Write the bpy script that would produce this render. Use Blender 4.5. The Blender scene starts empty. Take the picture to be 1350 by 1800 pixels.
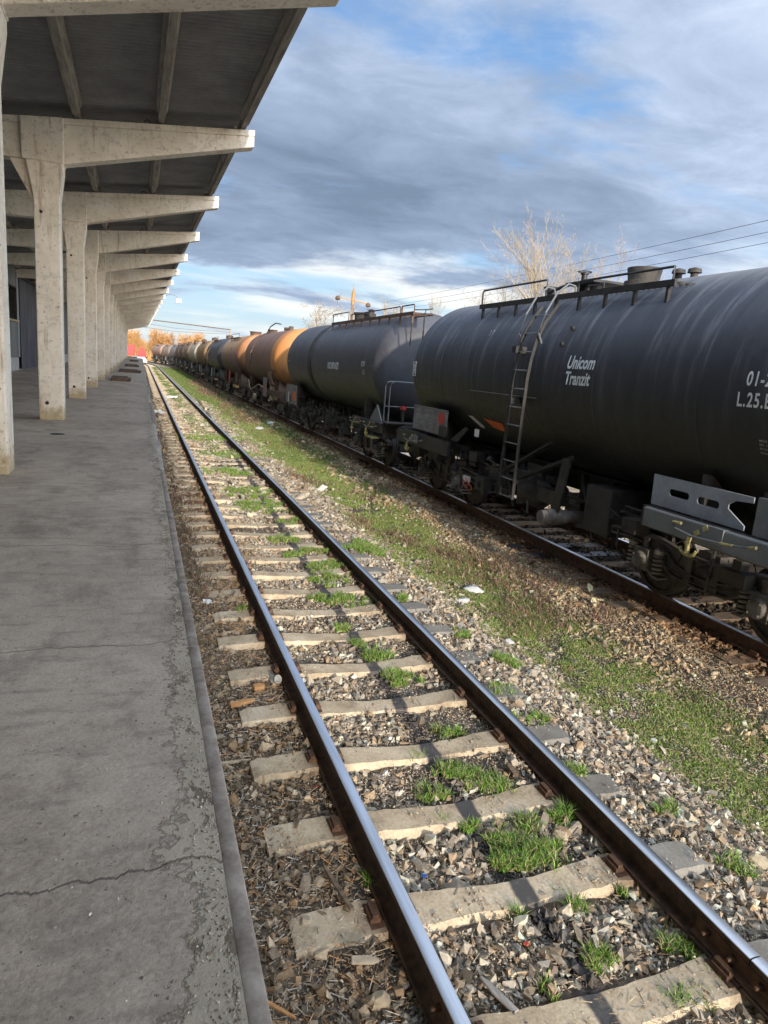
import bpy, math, random
import numpy as np
from mathutils import Vector, Matrix
random.seed(7); rs = np.random.RandomState(11)
R = math.radians
PI = math.pi
S = bpy.context.scene
COL = S.collection

# ------------------------------------------------------------------ camera
CH = 2.592
yaw, pitch, roll = 0.352230, 0.207168, 0.0778916
fw = Vector((math.sin(yaw)*math.cos(pitch), math.cos(yaw)*math.cos(pitch), -math.sin(pitch)))
rt = Vector((math.cos(yaw), -math.sin(yaw), 0)); up = rt.cross(fw)
r2 = rt*math.cos(roll) + up*math.sin(roll); u2 = up*math.cos(roll) - rt*math.sin(roll)
cam = bpy.data.cameras.new('camera'); camo = bpy.data.objects.new('camera', cam); COL.objects.link(camo)
cam.sensor_fit = 'HORIZONTAL'; cam.sensor_width = 36; cam.lens = 36*1193.34/1350
cam.clip_start = 0.05; cam.clip_end = 4000
M = Matrix(((r2.x, u2.x, -fw.x, 0), (r2.y, u2.y, -fw.y, 0), (r2.z, u2.z, -fw.z, CH), (0, 0, 0, 1)))
camo.matrix_world = M
S.camera = camo

# ------------------------------------------------------------------ sun, sky
SUN_EL = R(15); SUN_SIDE = R(2.7)
sv = Vector((math.cos(SUN_EL)*math.sin(SUN_SIDE), -math.cos(SUN_EL)*math.cos(SUN_SIDE), math.sin(SUN_EL)))
sun = bpy.data.lights.new('sun', 'SUN'); suno = bpy.data.objects.new('sun', sun); COL.objects.link(suno)
suno.rotation_euler = sv.to_track_quat('Z', 'Y').to_euler()
sun.energy = 2.0; sun.angle = R(2.2); sun.color = (1.0, .88, .74)

W = bpy.data.worlds.new('World'); S.world = W; W.use_nodes = True
nt = W.node_tree; nt.nodes.clear()
def N(nt, t, **k):
    n = nt.nodes.new(t)
    for a, b in k.items():
        if a.startswith('i_'): n.inputs[a[2:]].default_value = b
        else: setattr(n, a, b)
    return n
def L(nt, a, b): nt.links.new(a, b)
def math_(nt, op, a, b=None, c=None, clamp=False):
    n = nt.nodes.new('ShaderNodeMath'); n.operation = op; n.use_clamp = clamp
    for i, v in enumerate((a, b, c)):
        if v is None: continue
        if isinstance(v, (int, float)): n.inputs[i].default_value = v
        else: nt.links.new(v, n.inputs[i])
    return n.outputs[0]
def ramp_(nt, fac, stops, interp='EASE'):
    n = nt.nodes.new('ShaderNodeValToRGB'); n.color_ramp.interpolation = interp
    cr = n.color_ramp
    while len(cr.elements) < len(stops): cr.elements.new(0.5)
    for e, (p, c) in zip(cr.elements, stops):
        e.position = p
        e.color = (c, c, c, 1) if isinstance(c, (int, float)) else (*c[:3], 1)
    nt.links.new(fac, n.inputs[0]); return n.outputs[0]
def mix_(nt, fac, a, b, blend='MIX'):
    n = nt.nodes.new('ShaderNodeMix'); n.data_type = 'RGBA'; n.blend_type = blend
    for s, v in ((n.inputs[0], fac), (n.inputs[6], a), (n.inputs[7], b)):
        if isinstance(v, (int, float)): s.default_value = v
        elif isinstance(v, tuple): s.default_value = (*v[:3], 1)
        else: nt.links.new(v, s)
    return n.outputs[2]

sky = N(nt, 'ShaderNodeTexSky', sky_type='NISHITA', sun_disc=False)
sky.sun_elevation = SUN_EL; sky.sun_rotation = PI - SUN_SIDE
sky.air_density = 1.3; sky.dust_density = 0.8; sky.ozone_density = 2.0
tc = N(nt, 'ShaderNodeTexCoord')
sep = N(nt, 'ShaderNodeSeparateXYZ'); L(nt, tc.outputs['Generated'], sep.inputs[0])
zc = math_(nt, 'MAXIMUM', sep.outputs[2], 0.0)
den = math_(nt, 'ADD', zc, 0.13)
px = math_(nt, 'DIVIDE', sep.outputs[0], den); py = math_(nt, 'DIVIDE', sep.outputs[1], den)
cmb = N(nt, 'ShaderNodeCombineXYZ'); L(nt, px, cmb.inputs[0]); L(nt, py, cmb.inputs[1])
def cloudnoise(scale, detail, rough, off, dist=0.0, sx=1.0, rot=0.0):
    mp = N(nt, 'ShaderNodeMapping'); mp.inputs['Location'].default_value = off
    mp.inputs['Scale'].default_value = (sx, 1, 1); mp.inputs['Rotation'].default_value = (0, 0, rot)
    L(nt, cmb.outputs[0], mp.inputs[0])
    n = N(nt, 'ShaderNodeTexNoise'); n.inputs['Scale'].default_value = scale; n.inputs['Detail'].default_value = detail
    n.inputs['Roughness'].default_value = rough; n.inputs['Distortion'].default_value = dist
    L(nt, mp.outputs[0], n.inputs['Vector']); return n.outputs[0]
CO = (0.1, 9.2, 2); TO = (9.3, 5.4, 7)
cover = cloudnoise(0.95, 10, 0.60, CO, 0.25, .8, .5)
thick = cloudnoise(0.55, 8, 0.56, TO, 0.3, .7, .4)
fine = cloudnoise(3.4, 9, 0.62, (1.3, 9.4, 2), 0.5, .7, .4)
cirr = cloudnoise(1.1, 9, 0.55, (2.2, .6, 8), 0.3, 0.55)
# coverage rises with height above the horizon; near the horizon the deck breaks into streaks
lo = ramp_(nt, zc, [(0.0, 0.0), (0.05, 0.10), (0.13, 0.75), (0.25, 1.0)], 'LINEAR')
cv = math_(nt, 'ADD', math_(nt, 'MULTIPLY', lo, 0.215), cover)
cmask = ramp_(nt, cv, [(0.0, 0.0), (0.56, 0.0), (0.70, 1.0), (1.0, 1.0)])
tf = math_(nt, 'ADD', math_(nt, 'ADD', math_(nt, 'MULTIPLY', thick, 0.62), math_(nt, 'MULTIPLY', fine, 0.30)), math_(nt, 'MULTIPLY', cv, 0.08))
k = 10.0
ccol = ramp_(nt, tf, [(0.36, (.66, .74, .88)), (0.44, (.46, .55, .71)), (0.51, (.33, .41, .55)), (0.66, (.19, .25, .35))], 'LINEAR')
blue = ramp_(nt, zc, [(0.0, (.60, .78, .93)), (0.07, (.48, .72, .99)), (0.22, (.24, .50, .92)), (0.5, (.15, .33, .70)), (1.0, (.10, .25, .6))], 'LINEAR')
vm = N(nt, 'ShaderNodeVectorMath', operation='SCALE')
skyb = mix_(nt, 0.35, blue, vm.outputs[0])
L(nt, sky.outputs[0], vm.inputs[0]); vm.inputs['Scale'].default_value = 0.1
# low white streaks, warm where the evening light catches them
strk = math_(nt, 'MULTIPLY', ramp_(nt, zc, [(0.0, 0.25), (0.05, .75), (0.11, 1.0), (0.18, 0.45), (0.30, 0.0)], 'LINEAR'), ramp_(nt, cirr, [(0.42, 0.0), (0.62, 1.0)]))
c1 = mix_(nt, math_(nt, 'MULTIPLY', strk, .85), skyb, (.98, .93, .86))
c2 = mix_(nt, cmask, c1, ccol)
# evening sky boosted and warmed towards the sun behind the camera as fill, dimmed ahead
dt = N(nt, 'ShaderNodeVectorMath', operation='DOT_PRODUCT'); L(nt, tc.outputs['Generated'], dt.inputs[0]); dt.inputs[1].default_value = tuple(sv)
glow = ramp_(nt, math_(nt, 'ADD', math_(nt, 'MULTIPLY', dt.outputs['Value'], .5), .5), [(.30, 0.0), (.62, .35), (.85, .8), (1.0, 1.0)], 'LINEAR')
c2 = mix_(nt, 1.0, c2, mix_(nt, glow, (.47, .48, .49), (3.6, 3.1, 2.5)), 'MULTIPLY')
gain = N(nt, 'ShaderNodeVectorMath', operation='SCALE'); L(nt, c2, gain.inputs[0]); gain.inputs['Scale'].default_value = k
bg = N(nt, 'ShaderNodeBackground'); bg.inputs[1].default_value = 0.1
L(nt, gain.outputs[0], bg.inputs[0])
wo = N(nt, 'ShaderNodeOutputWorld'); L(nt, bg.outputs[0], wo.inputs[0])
vs = S.view_settings; vs.view_transform = 'Standard'; vs.look = 'None'; vs.exposure = 1.32; vs.gamma = 1; vs.use_curve_mapping = False
S.cycles.max_bounces = 6; S.cycles.diffuse_bounces = 3; S.cycles.glossy_bounces = 3
S.cycles.use_denoising = True

# ------------------------------------------------------------------ helpers
class MB:
    def __init__(s): s.v = []; s.f = []
    def add(s, vs, fs):
        o = len(s.v); s.v += [tuple(v) for v in vs]; s.f += [tuple(i+o for i in f) for f in fs]; return s
    def box(s, x0, x1, y0, y1, z0, z1):
        return s.add([(x0,y0,z0),(x1,y0,z0),(x1,y1,z0),(x0,y1,z0),(x0,y0,z1),(x1,y0,z1),(x1,y1,z1),(x0,y1,z1)],
                     [(0,3,2,1),(4,5,6,7),(0,1,5,4),(1,2,6,5),(2,3,7,6),(3,0,4,7)])
    def prism(s, poly, axis, a0, a1):
        """poly: 2D points of the outline; axis 'x': (y,z), 'y': (x,z), 'z': (x,y)"""
        n = len(poly)
        def P(p, a):
            return (a, p[0], p[1]) if axis == 'x' else ((p[0], a, p[1]) if axis == 'y' else (p[0], p[1], a))
        vs = [P(p, a0) for p in poly] + [P(p, a1) for p in poly]
        fs = [tuple(range(n))[::-1], tuple(range(n, 2*n))] + [(i, (i+1) % n, n+(i+1) % n, n+i) for i in range(n)]
        return s.add(vs, fs)
    def tube(s, pts, r, n=6, caps=True, r1=None):
        pts = [Vector(p) for p in pts]; m = len(pts); rings = []
        for i, p in enumerate(pts):
            d = (pts[min(i+1, m-1)] - pts[max(i-1, 0)]).normalized()
            a = d.cross(Vector((0, 0, 1)))
            if a.length < .05: a = d.cross(Vector((1, 0, 0)))
            a.normalize(); b = d.cross(a)
            rr = r if r1 is None else r + (r1-r)*i/(m-1)
            rings.append([p + (a*math.cos(2*PI*j/n) + b*math.sin(2*PI*j/n))*rr for j in range(n)])
        vs = [q for rg in rings for q in rg]
        fs = [(i*n+j, i*n+(j+1) % n, (i+1)*n+(j+1) % n, (i+1)*n+j) for i in range(m-1) for j in range(n)]
        if caps: fs += [tuple(range(n))[::-1], tuple(range((m-1)*n, m*n))]
        return s.add(vs, fs)
    def bar(s, p, q, w, h, upv=(0, 0, 1)):
        p, q = Vector(p), Vector(q); d = (q-p).normalized(); a = d.cross(Vector(upv))
        if a.length < 1e-3: a = d.cross(Vector((1, 0, 0)))
        a.normalize(); b = a.cross(d)
        vs = [e + a*sx*w/2 + b*sz*h/2 for e in (p, q) for sx, sz in ((-1,-1),(1,-1),(1,1),(-1,1))]
        return s.add(vs, [(0,3,2,1),(4,5,6,7),(0,1,5,4),(1,2,6,5),(2,3,7,6),(3,0,4,7)])
    def polybar(s, pts, w, h, upv=(1, 0, 0)):
        for a, b in zip(pts[:-1], pts[1:]): s.bar(a, b, w, h, upv)
        return s
    def lathe(s, prof, c=(0, 0, 0), axis='y', n=24, caps=True):
        vs = []; m = len(prof)
        for a, r in prof:
            for j in range(n):
                t = 2*PI*j/n; u, v = r*math.cos(t), r*math.sin(t)
                vs.append((c[0]+u, c[1]+a, c[2]+v) if axis == 'y' else ((c[0]+a, c[1]+u, c[2]+v) if axis == 'x' else (c[0]+u, c[1]+v, c[2]+a)))
        fs = [(i*n+j, i*n+(j+1) % n, (i+1)*n+(j+1) % n, (i+1)*n+j) for i in range(m-1) for j in range(n)]
        if caps: fs += [tuple(range(n))[::-1], tuple(range((m-1)*n, m*n))]
        return s.add(vs, fs)
    def mesh(s, name, smooth=False):
        me = bpy.data.meshes.new(name); me.from_pydata(s.v, [], s.f); me.update()
        if smooth:
            me.polygons.foreach_set('use_smooth', [True]*len(me.polygons))
            me.set_sharp_from_angle(angle=R(38))
        return me
    def build(s, name, mat, parent=None, smooth=False, bevel=0, loc=None):
        o = bpy.data.objects.new(name, s.mesh(name, smooth)); COL.objects.link(o)
        if mat: o.data.materials.append(mat)
        if parent: o.parent = parent
        if loc: o.location = loc
        if bevel:
            m = o.modifiers.new('b', 'BEVEL'); m.width = bevel; m.segments = 2; m.limit_method = 'ANGLE'; m.angle_limit = R(40)
        return o
def tag(o, label=None, cat=None, group=None, kind=None):
    if label: o['label'] = label
    if cat: o['category'] = cat
    if group: o['group'] = group
    if kind: o['kind'] = kind
    return o
def empty(name, loc, rz=0, **k):
    o = bpy.data.objects.new(name, None); COL.objects.link(o); o.location = loc; o.rotation_euler = (0, 0, rz)
    o.empty_display_size = .3
    return tag(o, **k)
KIDS = {}
def kids(o):
    return [c for c in ALLCH.get(o.name, [])]
ALLCH = {}
def index_children():
    ALLCH.clear()
    for o in bpy.data.objects:
        if o.parent: ALLCH.setdefault(o.parent.name, []).append(o)
def copy_tree(o, parent=None, depth=9, skip=()):
    c = o.copy(); COL.objects.link(c); c.parent = parent
    for kk in ('label', 'category', 'group'):
        if parent is None and kk in c: del c[kk]
    if depth > 0:
        for ch in ALLCH.get(o.name, []):
            if ch.name.split('.')[0] in skip: continue
            copy_tree(ch, c, depth-1, skip)
    return c

# ------------------------------------------------------------------ materials
def mat(name, rough=0.8, metal=0.0, spec=0.5):
    m = bpy.data.materials.new(name); m.use_nodes = True
    b = m.node_tree.nodes['Principled BSDF']
    b.inputs['Roughness'].default_value = rough; b.inputs['Metallic'].default_value = metal
    b.inputs['Specular IOR Level'].default_value = spec
    return m, m.node_tree, b
def coords(nt, scale=(1, 1, 1), loc=(0, 0, 0), kind='Object'):
    t = N(nt, 'ShaderNodeTexCoord'); mp = N(nt, 'ShaderNodeMapping'); mp.inputs['Scale'].default_value = scale; mp.inputs['Location'].default_value = loc
    L(nt, t.outputs[kind], mp.inputs[0]); return mp.outputs[0]
def worldpos(nt, scale=(1, 1, 1), loc=(0, 0, 0)):
    t = N(nt, 'ShaderNodeNewGeometry'); mp = N(nt, 'ShaderNodeMapping'); mp.inputs['Scale'].default_value = scale; mp.inputs['Location'].default_value = loc
    L(nt, t.outputs['Position'], mp.inputs[0]); return mp.outputs[0]
def noise(nt, vec, scale, detail=5, rough=0.55, dist=0.0):
    n = N(nt, 'ShaderNodeTexNoise'); n.inputs['Scale'].default_value = scale; n.inputs['Detail'].default_value = detail
    n.inputs['Roughness'].default_value = rough; n.inputs['Distortion'].default_value = dist
    L(nt, vec, n.inputs['Vector']); return n.outputs[0]
def bump(nt, b, h, strength=0.3, dist=0.01):
    n = N(nt, 'ShaderNodeBump'); n.inputs['Strength'].default_value = strength; n.inputs['Distance'].default_value = dist
    L(nt, h, n.inputs['Height']); L(nt, n.outputs[0], b.inputs['Normal'])
def simple(name, c1, c2, scale=6, rough=0.8, metal=0.0, bs=0.3, bd=0.006, world=False, lo=.35, hi=.65, fine=40, spec=.5, stretch=(1,1,1)):
    m, nt, b = mat(name, rough, metal, spec)
    v = worldpos(nt, stretch) if world else coords(nt, stretch)
    n1 = noise(nt, v, scale, 6); n2 = noise(nt, v, fine, 3)
    f = math_(nt, 'ADD', math_(nt, 'MULTIPLY', n1, .75), math_(nt, 'MULTIPLY', n2, .25))
    L(nt, ramp_(nt, f, [(lo, c1), (hi, c2)], 'LINEAR'), b.inputs['Base Color'])
    if bs: bump(nt, b, f, bs, bd)
    return m

def m_whitewash():
    m, nt, b = mat('whitewashed_concrete', .85, 0, .3)
    v = worldpos(nt)
    big = noise(nt, v, 1.6, 5); mid = noise(nt, v, 9, 6, .65); sp = noise(nt, v, 17, 4, .7, .4)
    base = ramp_(nt, big, [(.3, (.70, .635, .53)), (.62, (.86, .81, .72))], 'LINEAR')
    g = math_(nt, 'MULTIPLY', ramp_(nt, mid, [(.50, 0.0), (.70, 1.0)]), .45)
    c = mix_(nt, g, base, (.36, .34, .29))
    spots = ramp_(nt, sp, [(.60, 0.0), (.67, 1.0)])
    c = mix_(nt, math_(nt, 'MULTIPLY', spots, .6), c, (.13, .12, .10))
    # rust and dirt rising from the foot
    s = N(nt, 'ShaderNodeSeparateXYZ'); L(nt, v, s.inputs[0])
    foot = math_(nt, 'MULTIPLY', ramp_(nt, math_(nt, 'SUBTRACT', math_(nt, 'MULTIPLY', s.outputs[2], .5), math_(nt, 'MULTIPLY', mid, .4)), [(.38, 1.0), (.56, 0.0)]), .8)
    c = mix_(nt, foot, c, (.38, .29, .15))
    rv = worldpos(nt, (10, 10, .9)); rn = noise(nt, rv, 1.0, 5, .6)
    c = mix_(nt, math_(nt, 'MULTIPLY', ramp_(nt, rn, [(.57, 0.0), (.72, 1.0)]), .60), c, (.33, .22, .12))
    L(nt, c, b.inputs['Base Color'])
    bump(nt, b, math_(nt, 'ADD', mid, math_(nt, 'MULTIPLY', spots, -.8)), .5, .012)
    return m
def m_platform():
    m, nt, b = mat('platform_concrete', .78, 0, .35)
    v = worldpos(nt)
    s = N(nt, 'ShaderNodeSeparateXYZ'); L(nt, v, s.inputs[0])
    big = noise(nt, worldpos(nt, (.8, .5, 1)), 1.0, 6, .6); mid = noise(nt, v, 6, 7, .65); fin = noise(nt, v, 75, 3, .6)
    st = noise(nt, worldpos(nt, (3.0, 12, 1)), 1.0, 5, .6)
    f = math_(nt, 'ADD', math_(nt, 'ADD', math_(nt, 'MULTIPLY', big, .40), math_(nt, 'MULTIPLY', mid, .32)), math_(nt, 'MULTIPLY', fin, .28))
    c = ramp_(nt, f, [(.34, (.215, .178, .145)), (.50, (.40, .338, .28)), (.66, (.55, .475, .40))], 'LINEAR')
    c = mix_(nt, math_(nt, 'MULTIPLY', ramp_(nt, st, [(.52, 0.0), (.68, 1.0)]), .30), c, (.11, .10, .088))
    pit = ramp_(nt, noise(nt, v, 38, 3, .7), [(.655, 0.0), (.70, 1.0)])
    c = mix_(nt, math_(nt, 'MULTIPLY', pit, .7), c, (.06, .052, .045))
    gr = ramp_(nt, noise(nt, v, 130, 2, .5), [(.66, 0.0), (.73, 1.0)])
    c = mix_(nt, math_(nt, 'MULTIPLY', gr, .5), c, (.50, .48, .43))
    # lighter crumbled mortar strip next to the edge angle, with darker hollows where it has broken out
    nm = math_(nt, 'ADD', noise(nt, v, 3.4, 7, .66), math_(nt, 'MULTIPLY', noise(nt, v, 16, 5, .7), .35))
    near = ramp_(nt, math_(nt, 'MULTIPLY', s.outputs[1], .1), [(.0, .10), (.22, .08), (.42, .0), (1.0, .02)], 'LINEAR')
    ex = math_(nt, 'ADD', math_(nt, 'ADD', s.outputs[0], near), math_(nt, 'MULTIPLY', math_(nt, 'SUBTRACT', nm, .68), .50))
    edge = ramp_(nt, ex, [(.0, 0.0), (.178, 0.0), (.196, 1.0), (1.0, 1.0)], 'LINEAR')
    rim = ramp_(nt, ex, [(.0, 0.0), (.168, 0.0), (.186, 1.0), (.205, 0.0), (1.0, 0.0)], 'LINEAR')
    hol = math_(nt, 'MULTIPLY', edge, ramp_(nt, noise(nt, worldpos(nt, (1.6, .8, 1), (3, 4, 0)), 5.5, 6, .6), [(.58, 0.0), (.63, 1.0)]))
    c = mix_(nt, math_(nt, 'MULTIPLY', edge, .8), c, mix_(nt, mid, (.27, .235, .18), (.56, .50, .40)))
    c = mix_(nt, math_(nt, 'MULTIPLY', rim, .55), c, (.075, .06, .045))
    c = mix_(nt, math_(nt, 'MULTIPLY', hol, .9), c, mix_(nt, fin, (.06, .045, .033), (.25, .20, .15)))
    blot = ramp_(nt, noise(nt, worldpos(nt, (1, .6, 1), (9, 2, 0)), 2.6, 7, .7), [(.50, 0.0), (.66, 1.0)])
    c = mix_(nt, math_(nt, 'MULTIPLY', blot, .42), c, (.13, .105, .085))
    # cracks: wandering lines across the platform
    wob = math_(nt, 'MULTIPLY', math_(nt, 'SUBTRACT', noise(nt, worldpos(nt, (1, .2, 1)), 1.3, 7, .62), .5), 1.1)
    crack = None
    for yc in (1.78, 3.50, 5.48, 8.05, 11.6, 15.1, 19.0, 24.4, 31.0):
        d = math_(nt, 'ABSOLUTE', math_(nt, 'SUBTRACT', math_(nt, 'ADD', s.outputs[1], math_(nt, 'MULTIPLY', wob, .35 + .05*(yc % 3))), yc))
        w = .004 if yc > 2 else .007
        l = math_(nt, 'SUBTRACT', 1.0, math_(nt, 'DIVIDE', d, w + .0009*yc), clamp=True)
        crack = l if crack is None else math_(nt, 'MAXIMUM', crack, l)
    c = mix_(nt, math_(nt, 'MULTIPLY', crack, .72), c, (.045, .04, .033))
    L(nt, c, b.inputs['Base Color'])
    h = math_(nt, 'SUBTRACT', math_(nt, 'ADD', math_(nt, 'MULTIPLY', math_(nt, 'SUBTRACT', mid, math_(nt, 'ADD', math_(nt, 'MULTIPLY', hol, .9), math_(nt, 'MULTIPLY', rim, .5))), 1.2), math_(nt, 'MULTIPLY', fin, .5)), math_(nt, 'ADD', crack, math_(nt, 'MULTIPLY', pit, .6)))
    bump(nt, b, h, .55, .010)
    return m
def m_rail(name, dark):
    m, nt, b = mat(name, .7)
    v = coords(nt); s = N(nt, 'ShaderNodeSeparateXYZ'); L(nt, v, s.inputs[0])
    w = math_(nt, 'ADD', s.outputs[2], math_(nt, 'MULTIPLY', math_(nt, 'SUBTRACT', noise(nt, v, 3, 4), .5), .004))
    top = ramp_(nt, math_(nt, 'ADD', math_(nt, 'MULTIPLY', w, 50), 1.0), [(.62, 0.0), (.80, 1.0)], 'LINEAR')
    n = noise(nt, v, 14, 6, .65); n2 = noise(nt, worldpos(nt, (30, 1.2, 30)), 1, 4)
    rust = ramp_(nt, n, [(.35, dark[0]), (.65, dark[1])], 'LINEAR')
    polished = mix_(nt, ramp_(nt, n2, [(.4, 0.0), (.7, 1.0)]), (.84, .87, .92), (.66, .68, .72))
    L(nt, mix_(nt, top, rust, polished), b.inputs['Base Color'])
    L(nt, top, b.inputs['Metallic'])
    L(nt, ramp_(nt, math_(nt, 'SUBTRACT', top, math_(nt, 'MULTIPLY', n2, .08)), [(.0, .8), (1.0, .30)], 'LINEAR'), b.inputs['Roughness'])
    bump(nt, b, n, .25, .004)
    return m
def m_sleeper():
    m, nt, b = mat('sleeper_concrete', .88, 0, .25)
    v = worldpos(nt); o = coords(nt)
    s = N(nt, 'ShaderNodeSeparateXYZ'); L(nt, o, s.inputs[0])
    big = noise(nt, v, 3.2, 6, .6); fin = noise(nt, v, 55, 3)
    f = math_(nt, 'ADD', math_(nt, 'MULTIPLY', big, .7), math_(nt, 'MULTIPLY', fin, .3))
    c = ramp_(nt, f, [(.34, (.32, .245, .16)), (.52, (.55, .445, .31)), (.66, (.70, .595, .44))], 'LINEAR')
    # the outer end beyond the far rail is grey, not cream
    c = mix_(nt, ramp_(nt, s.outputs[0], [(.80, 0.0), (.92, 1.0)], 'LINEAR'), c, ramp_(nt, f, [(.35, (.17, .15, .125)), (.65, (.30, .28, .24))], 'LINEAR'))
    # oil line dripped along the middle, plus round drips
    sw = N(nt, 'ShaderNodeSeparateXYZ'); L(nt, v, sw.inputs[0])
    xc_ = math_(nt, 'ADD', math_(nt, 'MULTIPLY', sw.outputs[1], .032), 1.93)
    xw = math_(nt, 'ADD', math_(nt, 'SUBTRACT', sw.outputs[0], xc_), math_(nt, 'MULTIPLY', math_(nt, 'SUBTRACT', noise(nt, v, 2.3, 4), .5), .13))
    line = ramp_(nt, math_(nt, 'ABSOLUTE', xw), [(.045, 1.0), (.07, 0.0)])
    line = math_(nt, 'MULTIPLY', line, ramp_(nt, noise(nt, v, 7, 4), [(.28, .7), (.45, 1.0)]))
    dr = N(nt, 'ShaderNodeTexVoronoi'); dr.inputs['Scale'].default_value = 2.6; L(nt, v, dr.inputs['Vector'])
    drip = ramp_(nt, math_(nt, 'ADD', dr.outputs['Distance'], math_(nt, 'MULTIPLY', noise(nt, v, 12, 3), .10)), [(.10, 1.0), (.16, 0.0)])
    st = math_(nt, 'MAXIMUM', math_(nt, 'MULTIPLY', line, .93), math_(nt, 'MULTIPLY', drip, .5))
    c = mix_(nt, st, c, (.050, .053, .062))
    ax = math_(nt, 'ABSOLUTE', math_(nt, 'SUBTRACT', math_(nt, 'ABSOLUTE', s.outputs[0]), .753))
    rz_ = ramp_(nt, math_(nt, 'ADD', ax, math_(nt, 'MULTIPLY', noise(nt, v, 9, 5, .7), .22)), [(.13, 1.0), (.30, 0.0)])
    c = mix_(nt, math_(nt, 'MULTIPLY', rz_, .75), c, (.14, .085, .055))
    ckn = noise(nt, worldpos(nt, (5, 1.2, 5)), 2.2, 6, .65)
    ck = ramp_(nt, math_(nt, 'ABSOLUTE', math_(nt, 'SUBTRACT', ckn, .5)), [(.0, 1.0), (.012, 0.0)], 'LINEAR')
    c = mix_(nt, math_(nt, 'MULTIPLY', math_(nt, 'MULTIPLY', ck, ramp_(nt, big, [(.5, 0.0), (.6, 1.0)])), .6), c, (.12, .10, .075))
    soilm = ramp_(nt, noise(nt, v, 5.5, 6, .7), [(.56, 0.0), (.68, 1.0)])
    c = mix_(nt, math_(nt, 'MULTIPLY', soilm, .55), c, (.20, .15, .105))
    L(nt, c, b.inputs['Base Color']); bump(nt, b, f, .6, .012)
    return m
def m_tank(name, c_hi, c_lo, streak=(.2, .2, .22), samt=.4, seed=0.0, rough=.5, soot=.7, band=None, lowz=1.7, dust=None):
    m, nt, b = mat(name, rough, 0, .5)
    t = N(nt, 'ShaderNodeTexCoord'); s = N(nt, 'ShaderNodeSeparateXYZ'); L(nt, t.outputs['Object'], s.inputs[0])
    z = s.outputs[2]
    ang = math_(nt, 'ARCTAN2', math_(nt, 'SUBTRACT', z, 2.66), math_(nt, 'MULTIPLY', s.outputs[0], -1.0))
    cb = N(nt, 'ShaderNodeCombineXYZ'); L(nt, math_(nt, 'MULTIPLY', s.outputs[1], 3.4), cb.inputs[0]); L(nt, math_(nt, 'MULTIPLY', ang, .55), cb.inputs[1]); cb.inputs[2].default_value = seed
    st = noise(nt, cb.outputs[0], 1.5, 8, .62, .15)
    mp = N(nt, 'ShaderNodeMapping'); mp.inputs['Location'].default_value = (seed, seed, 0); L(nt, t.outputs['Object'], mp.inputs[0])
    big = noise(nt, mp.outputs[0], .9, 6, .6); fin = noise(nt, mp.outputs[0], 12, 5, .65)
    c = ramp_(nt, math_(nt, 'ADD', math_(nt, 'MULTIPLY', big, .6), math_(nt, 'MULTIPLY', fin, .4)), [(.36, c_lo), (.62, c_hi)], 'LINEAR')
    if band:
        for (y0, y1, col) in band:
            mk = math_(nt, 'MULTIPLY', math_(nt, 'GREATER_THAN', s.outputs[1], y0), math_(nt, 'LESS_THAN', s.outputs[1], y1))
            c = mix_(nt, math_(nt, 'MULTIPLY', mk, .9), c, col)
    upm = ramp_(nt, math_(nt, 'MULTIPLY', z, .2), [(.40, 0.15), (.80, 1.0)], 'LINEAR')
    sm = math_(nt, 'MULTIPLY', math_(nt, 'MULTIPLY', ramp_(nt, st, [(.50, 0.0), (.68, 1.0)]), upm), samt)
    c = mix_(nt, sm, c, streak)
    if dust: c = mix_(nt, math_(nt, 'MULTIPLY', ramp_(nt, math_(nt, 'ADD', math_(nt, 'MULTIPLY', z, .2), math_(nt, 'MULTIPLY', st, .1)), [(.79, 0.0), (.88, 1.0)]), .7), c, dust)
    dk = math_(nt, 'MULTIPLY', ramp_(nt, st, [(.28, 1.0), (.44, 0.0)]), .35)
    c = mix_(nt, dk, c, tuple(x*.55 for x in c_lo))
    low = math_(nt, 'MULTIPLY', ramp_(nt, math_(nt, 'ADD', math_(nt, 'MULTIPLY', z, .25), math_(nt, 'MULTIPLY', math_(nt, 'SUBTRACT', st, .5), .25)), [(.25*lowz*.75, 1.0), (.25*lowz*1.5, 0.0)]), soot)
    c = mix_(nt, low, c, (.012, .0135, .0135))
    L(nt, c, b.inputs['Base Color'])
    L(nt, ramp_(nt, fin, [(.3, rough-.07), (.7, rough+.13)], 'LINEAR'), b.inputs['Roughness'])
    bump(nt, b, math_(nt, 'ADD', math_(nt, 'MULTIPLY', st, .6), fin), .12, .01)
    return m
def m_corr(name, c1, c2):
    return simple(name, c1, c2, 1.2, .6, 0, .15, .004, world=True, fine=14, stretch=(1, 1, .35))
def m_attr(name, rough=.9, tr=0.0, spec=.25):
    m, nt, b = mat(name, rough, 0, spec)
    a = N(nt, 'ShaderNodeAttribute'); a.attribute_name = 'tint'
    v = worldpos(nt); n = noise(nt, v, 60, 3, .6)
    c = mix_(nt, 1.0, a.outputs['Color'], ramp_(nt, n, [(.3, .78), (.7, 1.18)], 'LINEAR'), 'MULTIPLY')
    L(nt, c, b.inputs['Base Color'])
    return m

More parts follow.
